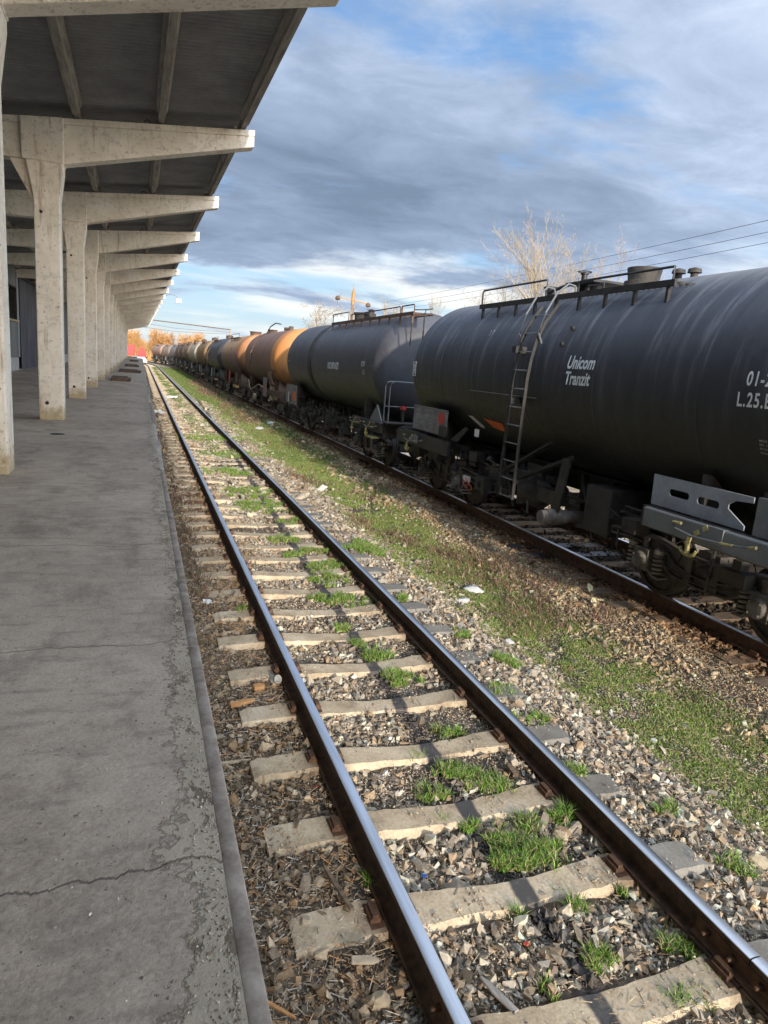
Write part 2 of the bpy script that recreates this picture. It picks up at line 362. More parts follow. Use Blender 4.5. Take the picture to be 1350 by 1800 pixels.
WH = m_whitewash(); PLAT = m_platform()
RAIL1 = m_rail('rail_steel', ((.035, .022, .015), (.10, .055, .033)))
RAIL2 = m_rail('rail_steel_rusty', ((.07, .04, .028), (.17, .095, .06)))
SLP = m_sleeper()
GCON = simple('weathered_concrete', (.20, .185, .165), (.45, .42, .38), 2.5, .9, 0, .4, .01, world=True, fine=18, stretch=(6, .7, 6))
ROOF = simple('fibre_cement_sheet', (.24, .24, .245), (.38, .38, .385), 1.3, .9, 0, .2, .004, world=True, fine=9)
ANGLE = simple('edge_angle_steel', (.17, .135, .11), (.40, .355, .31), 9, .8, 0, .5, .006, world=True, fine=60)
RUST = simple('rusty_steel', (.055, .03, .018), (.16, .085, .05), 14, .85, .1, .5, .006)
WOODS = simple('old_sleeper_wood', (.09, .062, .042), (.24, .175, .115), 4, .9, 0, .6, .01, world=True, fine=30, stretch=(1, 5, 5))
WOODK = simple('tarred_sleeper_wood', (.015, .016, .02), (.05, .052, .062), 4, .45, 0, .5, .008, world=True, fine=30, stretch=(1, 5, 5))
BLK = simple('frame_black', (.012, .012, .013), (.040, .038, .037), 5, .55, 0, .3, .006, fine=35)
BLK2 = simple('frame_sooty', (.020, .019, .018), (.075, .066, .056), 5, .8, 0, .4, .008, fine=30)
BRN = simple('frame_brown', (.05, .033, .024), (.16, .10, .07), 5, .8, 0, .4, .008, fine=30)
GRY = simple('frame_grey_paint', (.115, .125, .135), (.185, .195, .205), 3, .5, 0, .15, .004, fine=30)
LGRY = simple('light_grey_paint', (.22, .24, .27), (.33, .36, .41), 2.5, .45, 0, .15, .004, fine=20)
STEEL = simple('worn_steel', (.20, .20, .20), (.40, .40, .41), 6, .4, .7, .2, .003, fine=30)
YEL = simple('yellow_paint', (.22, .19, .08), (.52, .46, .17), 12, .6, 0, .3, .003)
ORG = simple('orange_panel', (.62, .12, .03), (.80, .19, .05), 5, .6, 0, .1, .002)
ORB = simple('orange_rubbed', (.40, .22, .07), (.56, .33, .12), 5, .6, 0, .1, .002)
REDP = simple('red_paint', (.42, .03, .03), (.56, .06, .05), 5, .6, 0, .1, .002)
LET = simple('stencil_paint', (.60, .64, .66), (.85, .88, .88), 9, .7, 0, 0, fine=50)
LETD = simple('faded_stencil', (.20, .20, .20), (.50, .50, .49), 14, .7, 0, 0, fine=50)
WHT = simple('white_enamel', (.60, .60, .58), (.78, .78, .76), 6, .5, 0, .1, .002)
PLAC = simple('data_board', (.14, .13, .135), (.25, .24, .24), 4, .7, 0, .2, .003, fine=25)
WALLG = m_corr('corrugated_grey_green', (.15, .165, .165), (.24, .26, .26))
WALLB = m_corr('corrugated_slate', (.055, .06, .075), (.13, .13, .16))
LVR = simple('louvre_metal', (.035, .03, .025), (.07, .06, .05), 5, .7)
PLINTH = simple('white_plinth', (.45, .45, .44), (.66, .66, .64), 3, .9, 0, .2, .01, world=True)
BARK = simple('bare_bark', (.20, .175, .13), (.40, .34, .24), 5, .9, 0, .4, .01, world=True)
TWIG = simple('bare_twigs', (.25, .21, .165), (.42, .355, .265), 3, .9, 0, 0, world=True)
TWGO = simple('dry_sun_orange_thicket', (.36, .19, .07), (.62, .36, .14), .6, .95, 0, 0, world=True, fine=5)  # dry twigs, with the low sun's orange put into the colour
MASTY = simple('mast_yellow', (.26, .145, .045), (.38, .235, .085), 3, .7, 0, .1, .003)
WIRE = simple('wire_dark', (.03, .03, .035), (.06, .06, .07), 3, .6, 0, 0)
GLASS = simple('car_glass', (.03, .04, .05), (.05, .06, .07), 3, .08, 0, 0)
CARW = simple('white_car_paint', (.70, .71, .72), (.78, .79, .80), 3, .3, 0, 0)
RUB = simple('black_rubber', (.015, .015, .015), (.03, .03, .03), 8, .8)
WOODF = simple('fresh_split_wood', (.42, .20, .07), (.66, .38, .17), 9, .8, 0, .3, .004, fine=60, stretch=(1, 1, 1))
WOODP = simple('pale_wood', (.36, .29, .20), (.58, .49, .36), 9, .85, 0, .3, .004)
STW = simple('pale_stone', (.50, .48, .44), (.72, .71, .68), 9, .85, 0, .5, .01)
STT = simple('tan_stone', (.36, .28, .18), (.55, .46, .32), 9, .9, 0, .5, .01)
BLUEP = simple('blue_plastic', (.04, .10, .35), (.06, .16, .45), 9, .4)
REDT = simple('red_plastic', (.5, .05, .03), (.6, .1, .06), 9, .4)
STONE = m_attr('ballast_stone', .92)
LEAF = m_attr('grass_blades', .7)

# ================================================================== GROUND
def gheight(x, y):
    """height of the ground (numpy arrays)"""
    z = np.full_like(x, -.36)
    def ss(a, b, t):
        t = np.clip((t-a)/(b-a), 0, 1); return t*t*(3-2*t)
    z = z + .124*ss(-.4, .4, x)*(1-ss(3.35, 4.15, x)) + .026*np.exp(-((np.abs(x-2.0)-.95)/.33)**2)
    z = z + .145*ss(4.8, 5.75, x)*(1-ss(8.9, 9.8, x))
    z = z + .02*np.sin(x*3.1+y*.7)*np.sin(y*1.9-x) + .012*np.sin(x*11+y*5)*np.sin(y*9.3)
    return z
xs = np.concatenate([[-900, -300, -100, -40, -12], np.arange(-1, 11.01, .075), np.array([12, 14, 17, 22, 30, 45, 70, 110, 200, 400, 900])])
ys = np.concatenate([[-300, -100, -40, -10], np.arange(0, 22, .09), np.arange(22, 60, .6), np.arange(60, 200, 4), [220, 260, 320, 400, 600, 900, 1500, 2600]])
gx, gy = np.meshgrid(xs, ys); gz = gheight(gx, gy)
nx_, ny_ = len(xs), len(ys)
gv = np.stack([gx.ravel(), gy.ravel(), gz.ravel()], 1)
ii = (np.arange(ny_-1)[:, None]*nx_ + np.arange(nx_-1)[None, :]).ravel()
gf = np.stack([ii, ii+1, ii+nx_+1, ii+nx_], 1)
def np_mesh(name, v, f, smooth=False, tint=None):
    me = bpy.data.meshes.new(name); n = f.shape[1]
    me.vertices.add(len(v)); me.vertices.foreach_set('co', v.astype(np.float32).ravel())
    me.loops.add(f.size); me.loops.foreach_set('vertex_index', f.astype(np.int32).ravel())
    me.polygons.add(len(f)); me.polygons.foreach_set('loop_start', np.arange(0, f.size, n, dtype=np.int32))
    me.polygons.foreach_set('loop_total', np.full(len(f), n, dtype=np.int32))
    me.update(calc_edges=True)
    me.polygons.foreach_set('use_smooth', np.full(len(f), bool(smooth)))
    if tint is not None:
        a = me.color_attributes.new('tint', 'FLOAT_COLOR', 'POINT')
        a.data.foreach_set('color', np.concatenate([tint, np.ones((len(tint), 1))], 1).astype(np.float32).ravel())
    return me
def sstep(a, b, t):
    t = np.clip((t-a)/(b-a), 0, 1); return t*t*(3-2*t)
# simple lattice noise for layout decisions
LN = rs.rand(256, 256)
def lnoise(x, y, s):
    x = x*s+37.3; y = y*s+11.9
    xi = np.floor(x).astype(int); yi = np.floor(y).astype(int); fx = x-xi; fy = y-yi
    fx = fx*fx*(3-2*fx); fy = fy*fy*(3-2*fy)
    a = LN[xi % 256, yi % 256]; b = LN[(xi+1) % 256, yi % 256]; c = LN[xi % 256, (yi+1) % 256]; d = LN[(xi+1) % 256, (yi+1) % 256]
    return a*(1-fx)*(1-fy)+b*fx*(1-fy)+c*(1-fx)*fy+d*fx*fy
def fnoise(x, y, s): return (lnoise(x, y, s) + .5*lnoise(x, y, s*2.1) + .25*lnoise(x, y, s*4.3))/1.75
def grassmask(x, y):
    """0..1: how grassy a spot is"""
    n = fnoise(x, y, .9); n2 = fnoise(x+40, y, 2.2)
    w = .60 + .012*np.clip(y, 0, 60)
    c = 4.46 + .10*np.sin(y*.5) + .006*y
    g = sstep(.22, .44, n*.6+n2*.4)*np.exp(-((x-c)/w)**6)
    far = sstep(14, 40, y)
    g = np.maximum(g, far*sstep(.36, .55, n)*np.exp(-((x-2.35)/.55)**4))
    g = np.maximum(g, far*.8*sstep(.35, .5, n2)*np.exp(-((x-4.6)/1.3)**4))
    return np.clip(g, 0, 1)
def weedmask(x, y):
    n = fnoise(x+90, y+13, .8)
    n2 = fnoise(x+9, y+73, 2.6); g = .55*sstep(.56, .66, n*.55+n2*.45)*np.exp(-((x-5.0-.01*y)/.85)**4)*sstep(9, 12, y+5)
    for cx, cy, rx, ry in WEEDS: g = np.maximum(g, np.exp(-(((x-cx)/rx)**2+((y-cy)/ry)**2))*sstep(.25, .55, n2+.12))
    return np.clip(g, 0, 1)
WEEDS = [(3.95, 12.0, .22, .5), (4.15, 11.2, .30, .35), (4.4, 10.8, .22, .3), (5.0, 9.35, .34, .45), (5.25, 8.9, .36, .5), (4.75, 9.9, .3, .4), (4.45, 8.8, .28, .3), (4.9, 8.3, .22, .3),
         (3.85, 16.8, .3, .7), (4.2, 16.2, .2, .4), (.62, 9.6, .10, .4), (.68, 8.4, .12, .5), (.70, 11, .12, .6), (1.0, 13.5, .15, .8), (1.42, 9.5, .10, .5), (.62, 14, .15, .9),
         (4.9, 33, .5, 1.8), (5.4, 24, .35, 1.0), (5.6, 45, .5, 3), (5.3, 57, .6, 4), (6.0, 70, .8, 5)]
flat = gv
gm = grassmask(flat[:, 0], flat[:, 1]); wm = weedmask(flat[:, 0], flat[:, 1])
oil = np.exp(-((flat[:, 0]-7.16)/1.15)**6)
shr = np.exp(-((flat[:, 0]-5.6)/.6)**4)
soil = sstep(.40, .62, fnoise(flat[:, 0]+5, flat[:, 1]+7, 1.1))
def lerp(a, b, t): return a*(1-t[:, None]) + np.array(b)[None, :]*t[:, None]
base = np.tile(np.array([.215, .175, .135]), (len(flat), 1))
base = lerp(base, (.135, .098, .070), soil*.8)
base = lerp(base, (.29, .225, .15), sstep(8.9, 9.6, flat[:, 0]))
base = lerp(base, (.20, .145, .10), shr*.5)
base = lerp(base, (.12, .135, .05), gm*.85)
base = lerp(base, (.15, .095, .065), wm*.7)
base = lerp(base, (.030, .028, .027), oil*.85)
base = lerp(base, (.035, .035, .04), np.exp(-((flat[:, 0]-1.93-.032*flat[:, 1])/(.08+.004*np.clip(flat[:, 1], 0, 60)))**4)*.8*(flat[:, 1] > 0)*(flat[:, 1] < 60))
base = lerp(base, (.20, .21, .09), sstep(60, 90, flat[:, 1])*.5*np.exp(-((flat[:, 0]-4)/4)**4))
base = lerp(base, (.46, .40, .26), sstep(135, 150, flat[:, 1])*(1-sstep(300, 340, flat[:, 1])))
m, nt, b = mat('ground_soil', .95, 0, .2)
a = N(nt, 'ShaderNodeAttribute'); a.attribute_name = 'tint'
v = worldpos(nt)
n1 = noise(nt, v, 2.0, 8, .65); n2 = noise(nt, v, 22, 6, .7)
vo = N(nt, 'ShaderNodeTexVoronoi'); vo.inputs['Scale'].default_value = 19; L(nt, v, vo.inputs['Vector'])
f = math_(nt, 'ADD', math_(nt, 'MULTIPLY', n1, .35), math_(nt, 'MULTIPLY', n2, .65))
c = mix_(nt, 1.0, a.outputs['Color'], ramp_(nt, f, [(.33, .45), (.50, 1.0), (.68, 1.75)], 'LINEAR'), 'MULTIPLY')
pb = ramp_(nt, vo.outputs['Distance'], [(.0, 1.35), (.45, .75)], 'LINEAR')
c = mix_(nt, .6, c, mix_(nt, 1.0, c, pb, 'MULTIPLY'))
L(nt, c, b.inputs['Base Color'])
bump(nt, b, math_(nt, 'SUBTRACT', f, math_(nt, 'MULTIPLY', vo.outputs['Distance'], .6)), .9, .03)
GROUND = m
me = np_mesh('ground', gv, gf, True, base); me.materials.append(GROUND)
go = bpy.data.objects.new('ground', me); COL.objects.link(go); tag(go, kind='structure')

# ================================================================== PLATFORM
plat = MB(); plat.box(-6.0, .237, -60, 134, -.5, 1.10)
po = plat.build('platform', PLAT); tag(po, kind='structure')
edge = MB()
# broken concrete lip: short uneven blocks between slab and steel angle
rr = random.Random(3)
y = 9.2
while y < 133:
    l = rr.uniform(.5, 1.6); w = rr.uniform(.03, .08)
    edge.prism([(.2375, -.5), (.2375+w, -.5), (.2375+w, 1.06), (.2375+w-.02, 1.088-rr.uniform(0, .02)), (.2375, 1.094)], 'y', y, y+l-.006); y += l
lip = edge.build('edge_lip', GCON, po)
ang = MB()
y = -2.0
for l in (3.25, 2.2, 2.35, 1.25, 2.0):
    ang.prism([(.2375, 1.060), (.282, 1.052), (.282, 1.00), (.289, .998), (.290, 1.096), (.286, 1.104), (.278, 1.107), (.246, 1.105), (.2375, 1.101)], 'y', y, y+l-.006)
    y += l
ao = ang.build('edge_angle', ANGLE, po, smooth=True)
fill = MB(); fill.box(.2375, .280, -2.0, 9.2, -.5, 1.050).build('edge_wall', GCON, po)
far_ang = MB()
for y0, y1 in ((15.2, 21.2), (26, 31)):
    far_ang.prism([(.23, 1.06), (.315, 1.05), (.322, .99), (.330, .985), (.330, 1.09), (.318, 1.107), (.30, 1.112), (.235, 1.110)], 'y', y0, y1)
far_ang.build('edge_angle', ANGLE, po)
# raised repair patches along the edge, uneven outline
def patch(cx, cy, rx, ry, h, seed, m):
    q = random.Random(seed); n = 64; pts = []; ks = [q.uniform(.78, 1.12) for _ in range(9)]
    for i in range(n):
        t = 2*PI*i/n; u = i*9/n; a_ = int(u); k = ks[a_ % 9]*(1-(u-a_))+ks[(a_+1) % 9]*(u-a_)+q.uniform(-.05, .05)
        pts.append((min(cx+math.cos(t)*rx*k, .2275), cy+math.sin(t)*ry*k))
    mb = MB(); mb.prism(pts, 'z', 1.10, 1.10+h); return mb.build('concrete_patch', m, po, bevel=.003)
PATCH = simple('patch_concrete', (.26, .23, .185), (.45, .405, .33), 7, .9, 0, .5, .01, world=True, fine=70)
HOLE = simple('hole_dirt', (.055, .045, .035), (.16, .13, .10), 25, .95, 0, .8, .01, world=True, fine=90)
drain = MB(); drain.lathe([(0, .11), (.006, .11)], (-1.32, 12.6, 1.101), 'z', 14).build('drain_cover', RUB, po)

# ================================================================== LOADING CANOPY (columns, cantilever beams, purlins, roof)
CX, CY, CZ = -1.65, 14.97, 1.1
BAY = 6.42
can = empty('loading_canopy', (CX, CY, CZ), .0066, label='long whitewashed concrete canopy on a row of columns over the platform', cat='canopy')
def co(mb, name, m, bevel=0, kbay=0, data=None, parent=None, smooth=False):
    if data is None:
        o = mb.build(name, m, parent or can, bevel=bevel, smooth=smooth)
    else:
        o = data.copy(); COL.objects.link(o); o.parent = parent or can
    if parent is None: o.location = (-CX, -CY + kbay*BAY, -CZ)
    return o
Y0 = 14.97  # front face of column number one; meshes are written at that bay
def colmesh():
    b = MB()
    b.prism([(-1.885, 1.09), (-1.445, 1.09), (-1.445, 5.20), (-1.37, 5.72), (-1.37, 5.86), (-2.0, 5.86), (-1.99, 5.78), (-1.885, 5.22)], 'y', Y0, Y0+.42)
    return b
def beammesh():
    b = MB()
    b.prism([(-6.02, 5.74), (-2.4, 5.85), (-2.05, 5.86), (-1.36, 5.86), (2.14, 6.755), (2.14, 6.95), (-6.02, 5.985)], 'y', Y0+.05, Y0+.37)
    return b
def ledgemesh():
    b = MB()
    b.prism([(-6.02, 5.987), (2.145, 6.952), (2.145, 7.062), (-6.02, 6.097)], 'y', Y0+.035, Y0+.385)
    return b
def capmesh():
    b = MB(); b.prism([(-2.06, 5.845), (-1.355, 5.845), (-1.352, 6.645), (-2.07, 6.555)], 'y', Y0-.03, Y0+.45); return b
def haunch():
    b = MB(); b.prism([(-2.28, 5.855), (-2.0, 5.86), (-1.886, 5.2), (-1.90, 5.15)], 'y', Y0+.12, Y0+.30); return b
def hole():
    return MB().lathe([(0, .036), (.012, .036)], (-1.74, Y0-.008, 1.43), 'y', 12)
def hole2():
    return MB().lathe([(0, .03), (.012, .03)], (-1.76, Y0-.008, 4.97), 'y', 10)
def pur(x, w=.22):
    zb = 7.062 - (2.145-x)*.1182
    b = MB()
    x0, x1 = x-w/2, x+w/2
    b.prism([(x0+.05, zb+.005), (x1-.05, zb+.012), (x1-.045, zb+.10), (x1, zb+.17), (x1, zb+.255), (x0, zb+.23), (x0, zb+.15), (x0+.045, zb+.09)], 'y', Y0+.40+.28, Y0+BAY-.20)
    b.box(x0+.06, x1-.06, Y0+.20, Y0+.70, zb+.03, zb+.20)
    b.box(x0+.06, x1-.06, Y0+BAY-.22, Y0+BAY+.18, zb+.03, zb+.20)
    return b
def roofmesh():
    vs = []; fs = []; nn = 50; sub = 6; T = BAY
    m_ = nn*sub
    for i in range(m_+1):
        y = Y0+.2 + T*i/m_; dz = .026*math.cos(2*PI*i/sub)
        for x in (-6.0, -2.0, .4, 2.08):
            vs.append((x, y, 7.062-(2.145-x)*.1182 + .275 + dz))
    for i in range(m_):
        for j in range(3): a = i*4+j; fs.append((a, a+1, a+5, a+4))
    n0 = len(vs); vs += [(x, y, z+.012) for x, y, z in vs]
    fs += [tuple(k+n0 for k in f)[::-1] for f in fs]
    return MB().add(vs, fs)
protos = {}
for kb in range(-9, 20):
    k = kb-1
    for nm, fn, m_, bv in (('column', colmesh, WH, .02), ('cantilever_beam', beammesh, WH, .015), ('beam_ledge', ledgemesh, WH, .008), ('column_head', capmesh, WH, .02), ('haunch', haunch, WH, .01), ('bolt_hole', hole, RUB, 0), ('bolt_hole_high', hole2, RUB, 0)):
        if nm in protos: co(None, nm, m_, kbay=k, data=protos[nm])
        else: protos[nm] = co(fn(), nm, m_, bv, k)
    if kb < 19:
        for px_ in (1.92, .36, -1.13, -2.65, -4.2, -5.7):
            key = ('purlin', px_)
            if key in protos: co(None, 'purlin', GCON, kbay=k, data=protos[key])
            else: protos[key] = co(pur(px_), 'purlin', GCON, .006, k)
        if 'roof' in protos: co(None, 'roof_sheet', ROOF, kbay=k, data=protos['roof'])
        else: protos['roof'] = co(roofmesh(), 'roof_sheet', ROOF, 0, k)
# lifting loops left on the beams
for kb in (1, 2, 3):
    b = MB(); zt = 7.062-(2.145-.08)*.1182
    b.tube([(.08, Y0+.16, zt-.02), (.06, Y0+.16, zt+.06), (.10, Y0+.16, zt+.10), (.16, Y0+.16, zt+.08), (.17, Y0+.16, zt)], .010, 6)
    co(b, 'lifting_loop', RUB, kbay=kb-1)
# ------------------------------------------------ floodlight on a bracket at a far beam tip
fl = empty('floodlight', (1.86, Y0+7*BAY+.2, 6.95), 0, label='small square floodlight on a bent arm at a far canopy beam tip', cat='floodlight')
MB().tube([(0, 0, .05), (.35, -.02, .22), (.75, -.04, .16), (.98, -.05, -.02)], .022, 6).build('arm', GRY, fl)
MB().prism([(-.25, -.20), (.25, -.22), (.25, .18), (-.25, .20)], 'y', -.10, .06).build('lamp_head', LGRY, fl, bevel=.02, loc=(1.02, -.05, -.22))
# ================================================================== WAREHOUSE WALL
wh = empty('warehouse', (-6.0, 40, 1.1), 0, label='grey corrugated warehouse wall behind the platform columns', cat='warehouse')
def corr(y0, y1, z0, z1, amp=.018, pitch=.2, x=0.0):
    vs = []; fs = []; n = max(2, int((y1-y0)/pitch)*4)
    for i in range(n+1):
        y = y0+(y1-y0)*i/n; dx = amp*(1 if (i % 4) in (0, 1) else -1)
        vs += [(x+dx, y, z0), (x+dx, y, z1)]
    for i in range(n): fs.append((2*i, 2*i+2, 2*i+3, 2*i+1))
    n0 = len(vs); vs += [(a-.03, b_, c_) for a, b_, c_ in vs]; fs += [tuple(q+n0 for q in f)[::-1] for f in fs]
    return MB().add(vs, fs)
def wl(mb, name, m_, parent=None, bevel=0):
    o = mb.build(name, m_, parent or wh, bevel=bevel)
    if parent is None: o.location = (0, -40, -1.1)
    return o
wl(corr(-60, 37.5, 1.75, 6.35), 'wall_panel', WALLG)
wl(corr(37.5, 40.35, 1.75, 3.62), 'wall_panel', WALLG)
wl(corr(37.5, 40.35, 5.18, 6.35), 'wall_panel', WALLG)
wl(corr(40.35, 41.0, 1.75, 5.98, .03, .32), 'wall_panel', LGRY)
door = wl(corr(41.0, 50.0, 1.12, 5.75, .012, .16, .06), 'sliding_door', WALLB)
wl(MB().box(.0, .16, 40.9, 50.3, 5.76, 5.92), 'door_rail', BLK)
wl(corr(50.0, 134, 1.75, 6.35), 'wall_panel', WALLG)
lv = wl(MB().box(-.10, .03, 37.45, 37.53, 3.6, 5.2).box(-.10, .03, 40.3, 40.38, 3.6, 5.2).box(-.10, .03, 37.5, 40.35, 5.16, 5.22), 'louvre_frame', LVR)
for i in range(20):
    z = 3.68+i*.076
    o = MB().bar((.0, 37.53, z), (.0, 40.3, z), .09, .012, (.6, 0, 1)).build('louvre_slat', LVR, lv)
MB().box(-.12, -.10, 37.5, 40.35, 3.6, 5.2).build('louvre_back', RUB, lv)
MB().box(-.05, .12, 37.4, 40.45, 3.50, 3.60).build('louvre_sill', STT, lv)
wl(MB().box(-.14, .06, -60, 40.2, 1.1, 1.74).box(-.14, .06, 50.2, 134, 1.1, 1.74), 'plinth', PLINTH)
wl(MB().box(-.3, -.12, -60, 134, 1.1, 7.2).box(-.3, 8.0, -60.2, -60.0, 1.1, 6.6) if False else MB().box(-.3, -.12, -60, 134, 1.1, 6.36), 'back_wall', BLK2)
# ---------------------------------------------------------------- dock boards lying on the platform
def dockboard(x0, x1, y0, y1, n, label):
    r_ = empty('dock_board', (x0, y0, 1.10), 0, label=label, cat='dock board', group='dark plank boards lying across the platform')
    w = (y1-y0)/n
    for i in range(n):
        MB().box(0, x1-x0+random.uniform(-.05, .05), i*w+.01, (i+1)*w-.01, .0, .17+random.uniform(-.015, .015)).build('plank', BLK2 if i % 2 else BRN, r_, bevel=.01)
    MB().box(x1-x0-.12, x1-x0+.02, .0, y1-y0, .172, .19).build('end_strap', STEEL, r_)
dockboard(-1.30, -.46, 34.2, 36.6, 5, 'nearest dark plank board lying on the platform beside a column')
dockboard(-1.32, -.02, 47.6, 50.4, 6, 'second dark plank board across the platform with pale end straps')
dockboard(-1.30, -.2, 64, 68, 6, 'third dark plank board further along the platform')
dockboard(-1.30, -.3, 92, 98, 6, 'farthest dark plank board at the end of the platform')
MB().box(-.15, .1, 0, 7, 0, .02)
pp = MB().box(-1.2, .19, 36.9, 47.2, 1.1, 1.106).build('pale_slab', PATCH, po)

# ================================================================== TRACKS
GA = .7535
def curve_pt(x0, s, ystart=128, Rr=230.):
    if s <= ystart: return (x0, s, 0.0)
    t = (s-ystart)/Rr
    return (x0-(Rr+0)*(1-math.cos(t)), ystart+Rr*math.sin(t), t)
RP = [(-.070, -.168), (.070, -.168), (.070, -.157), (.030, -.148), (.0085, -.130), (.0085, -.045), (.034, -.036), (.036, -.010), (.0325, -.0022), (.015, .0010), (-.015, .0010), (-.0325, -.0022), (-.036, -.010), (-.034, -.036), (-.0085, -.045), (-.0085, -.130), (-.030, -.148), (-.070, -.157)]
def railmesh(xoff, s0, s1, x0, step=None):
    """rail along the track, xoff from the track centre x0; mesh in track coordinates"""
    st = [s0]
    while st[-1] < min(s1, 128)-1e-6: st.append(min(st[-1]+12.5, min(s1, 128)))
    while st[-1] < s1-1e-6: st.append(min(st[-1]+5, s1))
    vs = []; fs = []; n = len(RP)
    for s_ in st:
        cx, cy, t = curve_pt(0, s_)
        for (a, z) in RP: vs.append((cx + (xoff+a)*math.cos(t), cy + (xoff+a)*math.sin(t), z))
    for i in range(len(st)-1):
        for j in range(n): fs.append((i*n+j, (i+1)*n+j, (i+1)*n+(j+1) % n, i*n+(j+1) % n))
    fs += [tuple(range(n)), tuple(range((len(st)-1)*n, len(st)*n))[::-1]]
    return MB().add(vs, fs)
def sleeper_conc(seed):
    q = random.Random(seed); b = MB()
    prof = [(-1.27, -.195, .125), (-1.20, -.180, .135), (-.95, -.172, .14), (-.753, -.170, .14), (-.55, -.178, .135), (-.30, -.198, .118), (0, -.212, .115), (.30, -.198, .118), (.55, -.178, .135), (.753, -.170, .14), (.95, -.172, .14), (1.20, -.178, .135), (1.27, -.192, .125)]
    vs = []; fs = []
    dense = []
    for (xa, za, wa), (xb, zb, wb) in zip(prof[:-1], prof[1:]):
        for t in (0, .25, .5, .75): dense.append((xa+(xb-xa)*t, za+(zb-za)*t, wa+(wb-wa)*t))
    prof = dense+[prof[-1]]
    for (x, z, w) in prof:
        w *= q.uniform(.955, 1.01)*(q.uniform(.86, .95) if q.random() < .08 else 1)
        dz = q.uniform(-.004, .004); dy = q.uniform(-.006, .006)
        tw = w*.82
        vs += [(x, -w+dy, z-.13), (x, -w+dy, z-.03+dz), (x, -tw+dy, z+dz), (x, tw+dy, z+dz*.5), (x, w+dy, z-.03), (x, w+dy, z-.13)]
    for i in range(len(prof)-1):
        for j in range(5): a = i*6+j; fs.append((a, a+6, a+7, a+1))
    fs += [(0, 1, 2, 3, 4, 5), tuple(range(len(vs)-6, len(vs)))[::-1]]
    return b.add(vs, fs)
def track(name, x0, label, rmat, wood=False, s0=-8, s1=215, first=2.03, sp=.735):
    t = empty(name, (x0, 0, 0), 0, label=label, cat='railway track')
    if not wood:
        railmesh(-GA, s0, s1, x0).build('rail', rmat, t, smooth=True)
        railmesh(GA, s0, 1.912, x0).build('rail', rmat, t, smooth=True)
        railmesh(GA, 1.920, s1, x0).build('rail', rmat, t, smooth=True)
    else:
        railmesh(-GA, s0, s1, x0).build('rail', rmat, t, smooth=True); railmesh(GA, s0, s1, x0).build('rail', rmat, t, smooth=True)
    meshes = []
    if wood:
        for i in range(4):
            q = random.Random(i); b = MB()
            b.box(-1.3+q.uniform(-.08, .05), 1.3+q.uniform(-.05, .05), -.12, .12, -.36, -.186); meshes.append(b.mesh('sleeper'))
    else:
        for i in range(6): meshes.append(sleeper_conc(i).mesh('sleeper', True))
    plate = MB()
    for sx in (-1, 1):
        x = sx*GA
        plate.box(x-.13, x+.13, -.085, .085, -.187 if wood else -.172, -.150 if wood else -.1685)
    pm = plate.mesh('tie_plate')
    clips = []
    for sx in (-1, 1):
        for s2 in (-1, 1):
            x = sx*GA + s2*.098; clip = MB()
            clip.prism([(x-.028, -.176), (x+.028, -.176), (x+.028, -.143), (x+.016, -.143), (x+.016, -.122), (x-.016, -.122), (x-.016, -.143), (x-.028, -.143)], 'y', -.05, .05)
            clips.append(clip.mesh('rail_clip'))
    plates = []
    for sx in (-1, 1):
        x = sx*GA; plates.append(MB().box(x-.13, x+.13, -.085, .085, -.187 if wood else -.172, -.150 if wood else -.1685).mesh('tie_plate'))
    n = 0; s_ = first-.735*6
    while s_ < s1 and n < 295:
        q = random.Random(n*7+len(name))
        cx, cy, ta = curve_pt(0, s_)
        me = meshes[q.randrange(len(meshes))]
        o = bpy.data.objects.new('sleeper', me); COL.objects.link(o); o.parent = t
        if not me.materials: me.materials.append(WOODS if wood else SLP)
        if wood and (abs(s_-9.95) < .3 or abs(s_-9.4) < .3):
            o.material_slots[0].link = 'OBJECT'; o.material_slots[0].material = WOODK
        o.location = (cx+q.uniform(-.03, .03), cy+q.uniform(-.015, .015), q.uniform(-.003, .004)); o.rotation_euler = (q.uniform(-.01, .01), q.uniform(-.003, .003), ta+q.uniform(-.012, .012))
        if s_ < 20:
            for mm, nm in [(q_, 'tie_plate') for q_ in plates] + [(q_, 'rail_clip') for q_ in clips]:
                if not mm.materials: mm.materials.append(RUST)
                c_ = bpy.data.objects.new(nm, mm); COL.objects.link(c_); c_.parent = o
        n += 1; s_ += (.735 if n < 16 else (.70 if s_ < 80 else .78)) if not wood else .58 if s_ > 11 or s_ < 8.8 else .56
    return t
t1 = track('railway_track', 2.003, 'empty near track with shiny rails on pale wavy concrete sleepers beside the platform', RAIL1)
t2 = track('railway_track', 7.16, 'second track with rusty rails and dark wooden sleepers carrying the tank wagons', RAIL2, wood=True)
# fishplates at the joints
def fishplate(par, x, y0, y1, side):
    b = MB(); b.prism([(x+side*.009, -.142), (x+side*.052, -.152), (x+side*.056, -.140), (x+side*.026, -.118), (x+side*.020, -.060), (x+side*.030, -.044), (x+side*.009, -.048)], 'y', y0, y1)
    f_ = b.build('fishplate', RUST, par)
    n = 4
    for i in range(n):
        yy = y0+(y1-y0)*(i+.5)/n
        MB().lathe([(0, .019), (.022, .019), (.022, .010), (.045, .010)] if side > 0 else [(0, .019), (-.022, .019), (-.022, .010), (-.045, .010)], (x+side*.022, yy, -.088), 'x', 6).build('bolt', RUST, f_)
fishplate(t1, GA, 1.60, 2.25, -1); fishplate(t1, GA, 1.60, 2.25, 1)
fishplate(t1, -GA, 1.60, 2.23, -1)
# third track glimpsed behind the wagons, plain
print('tracks ok')
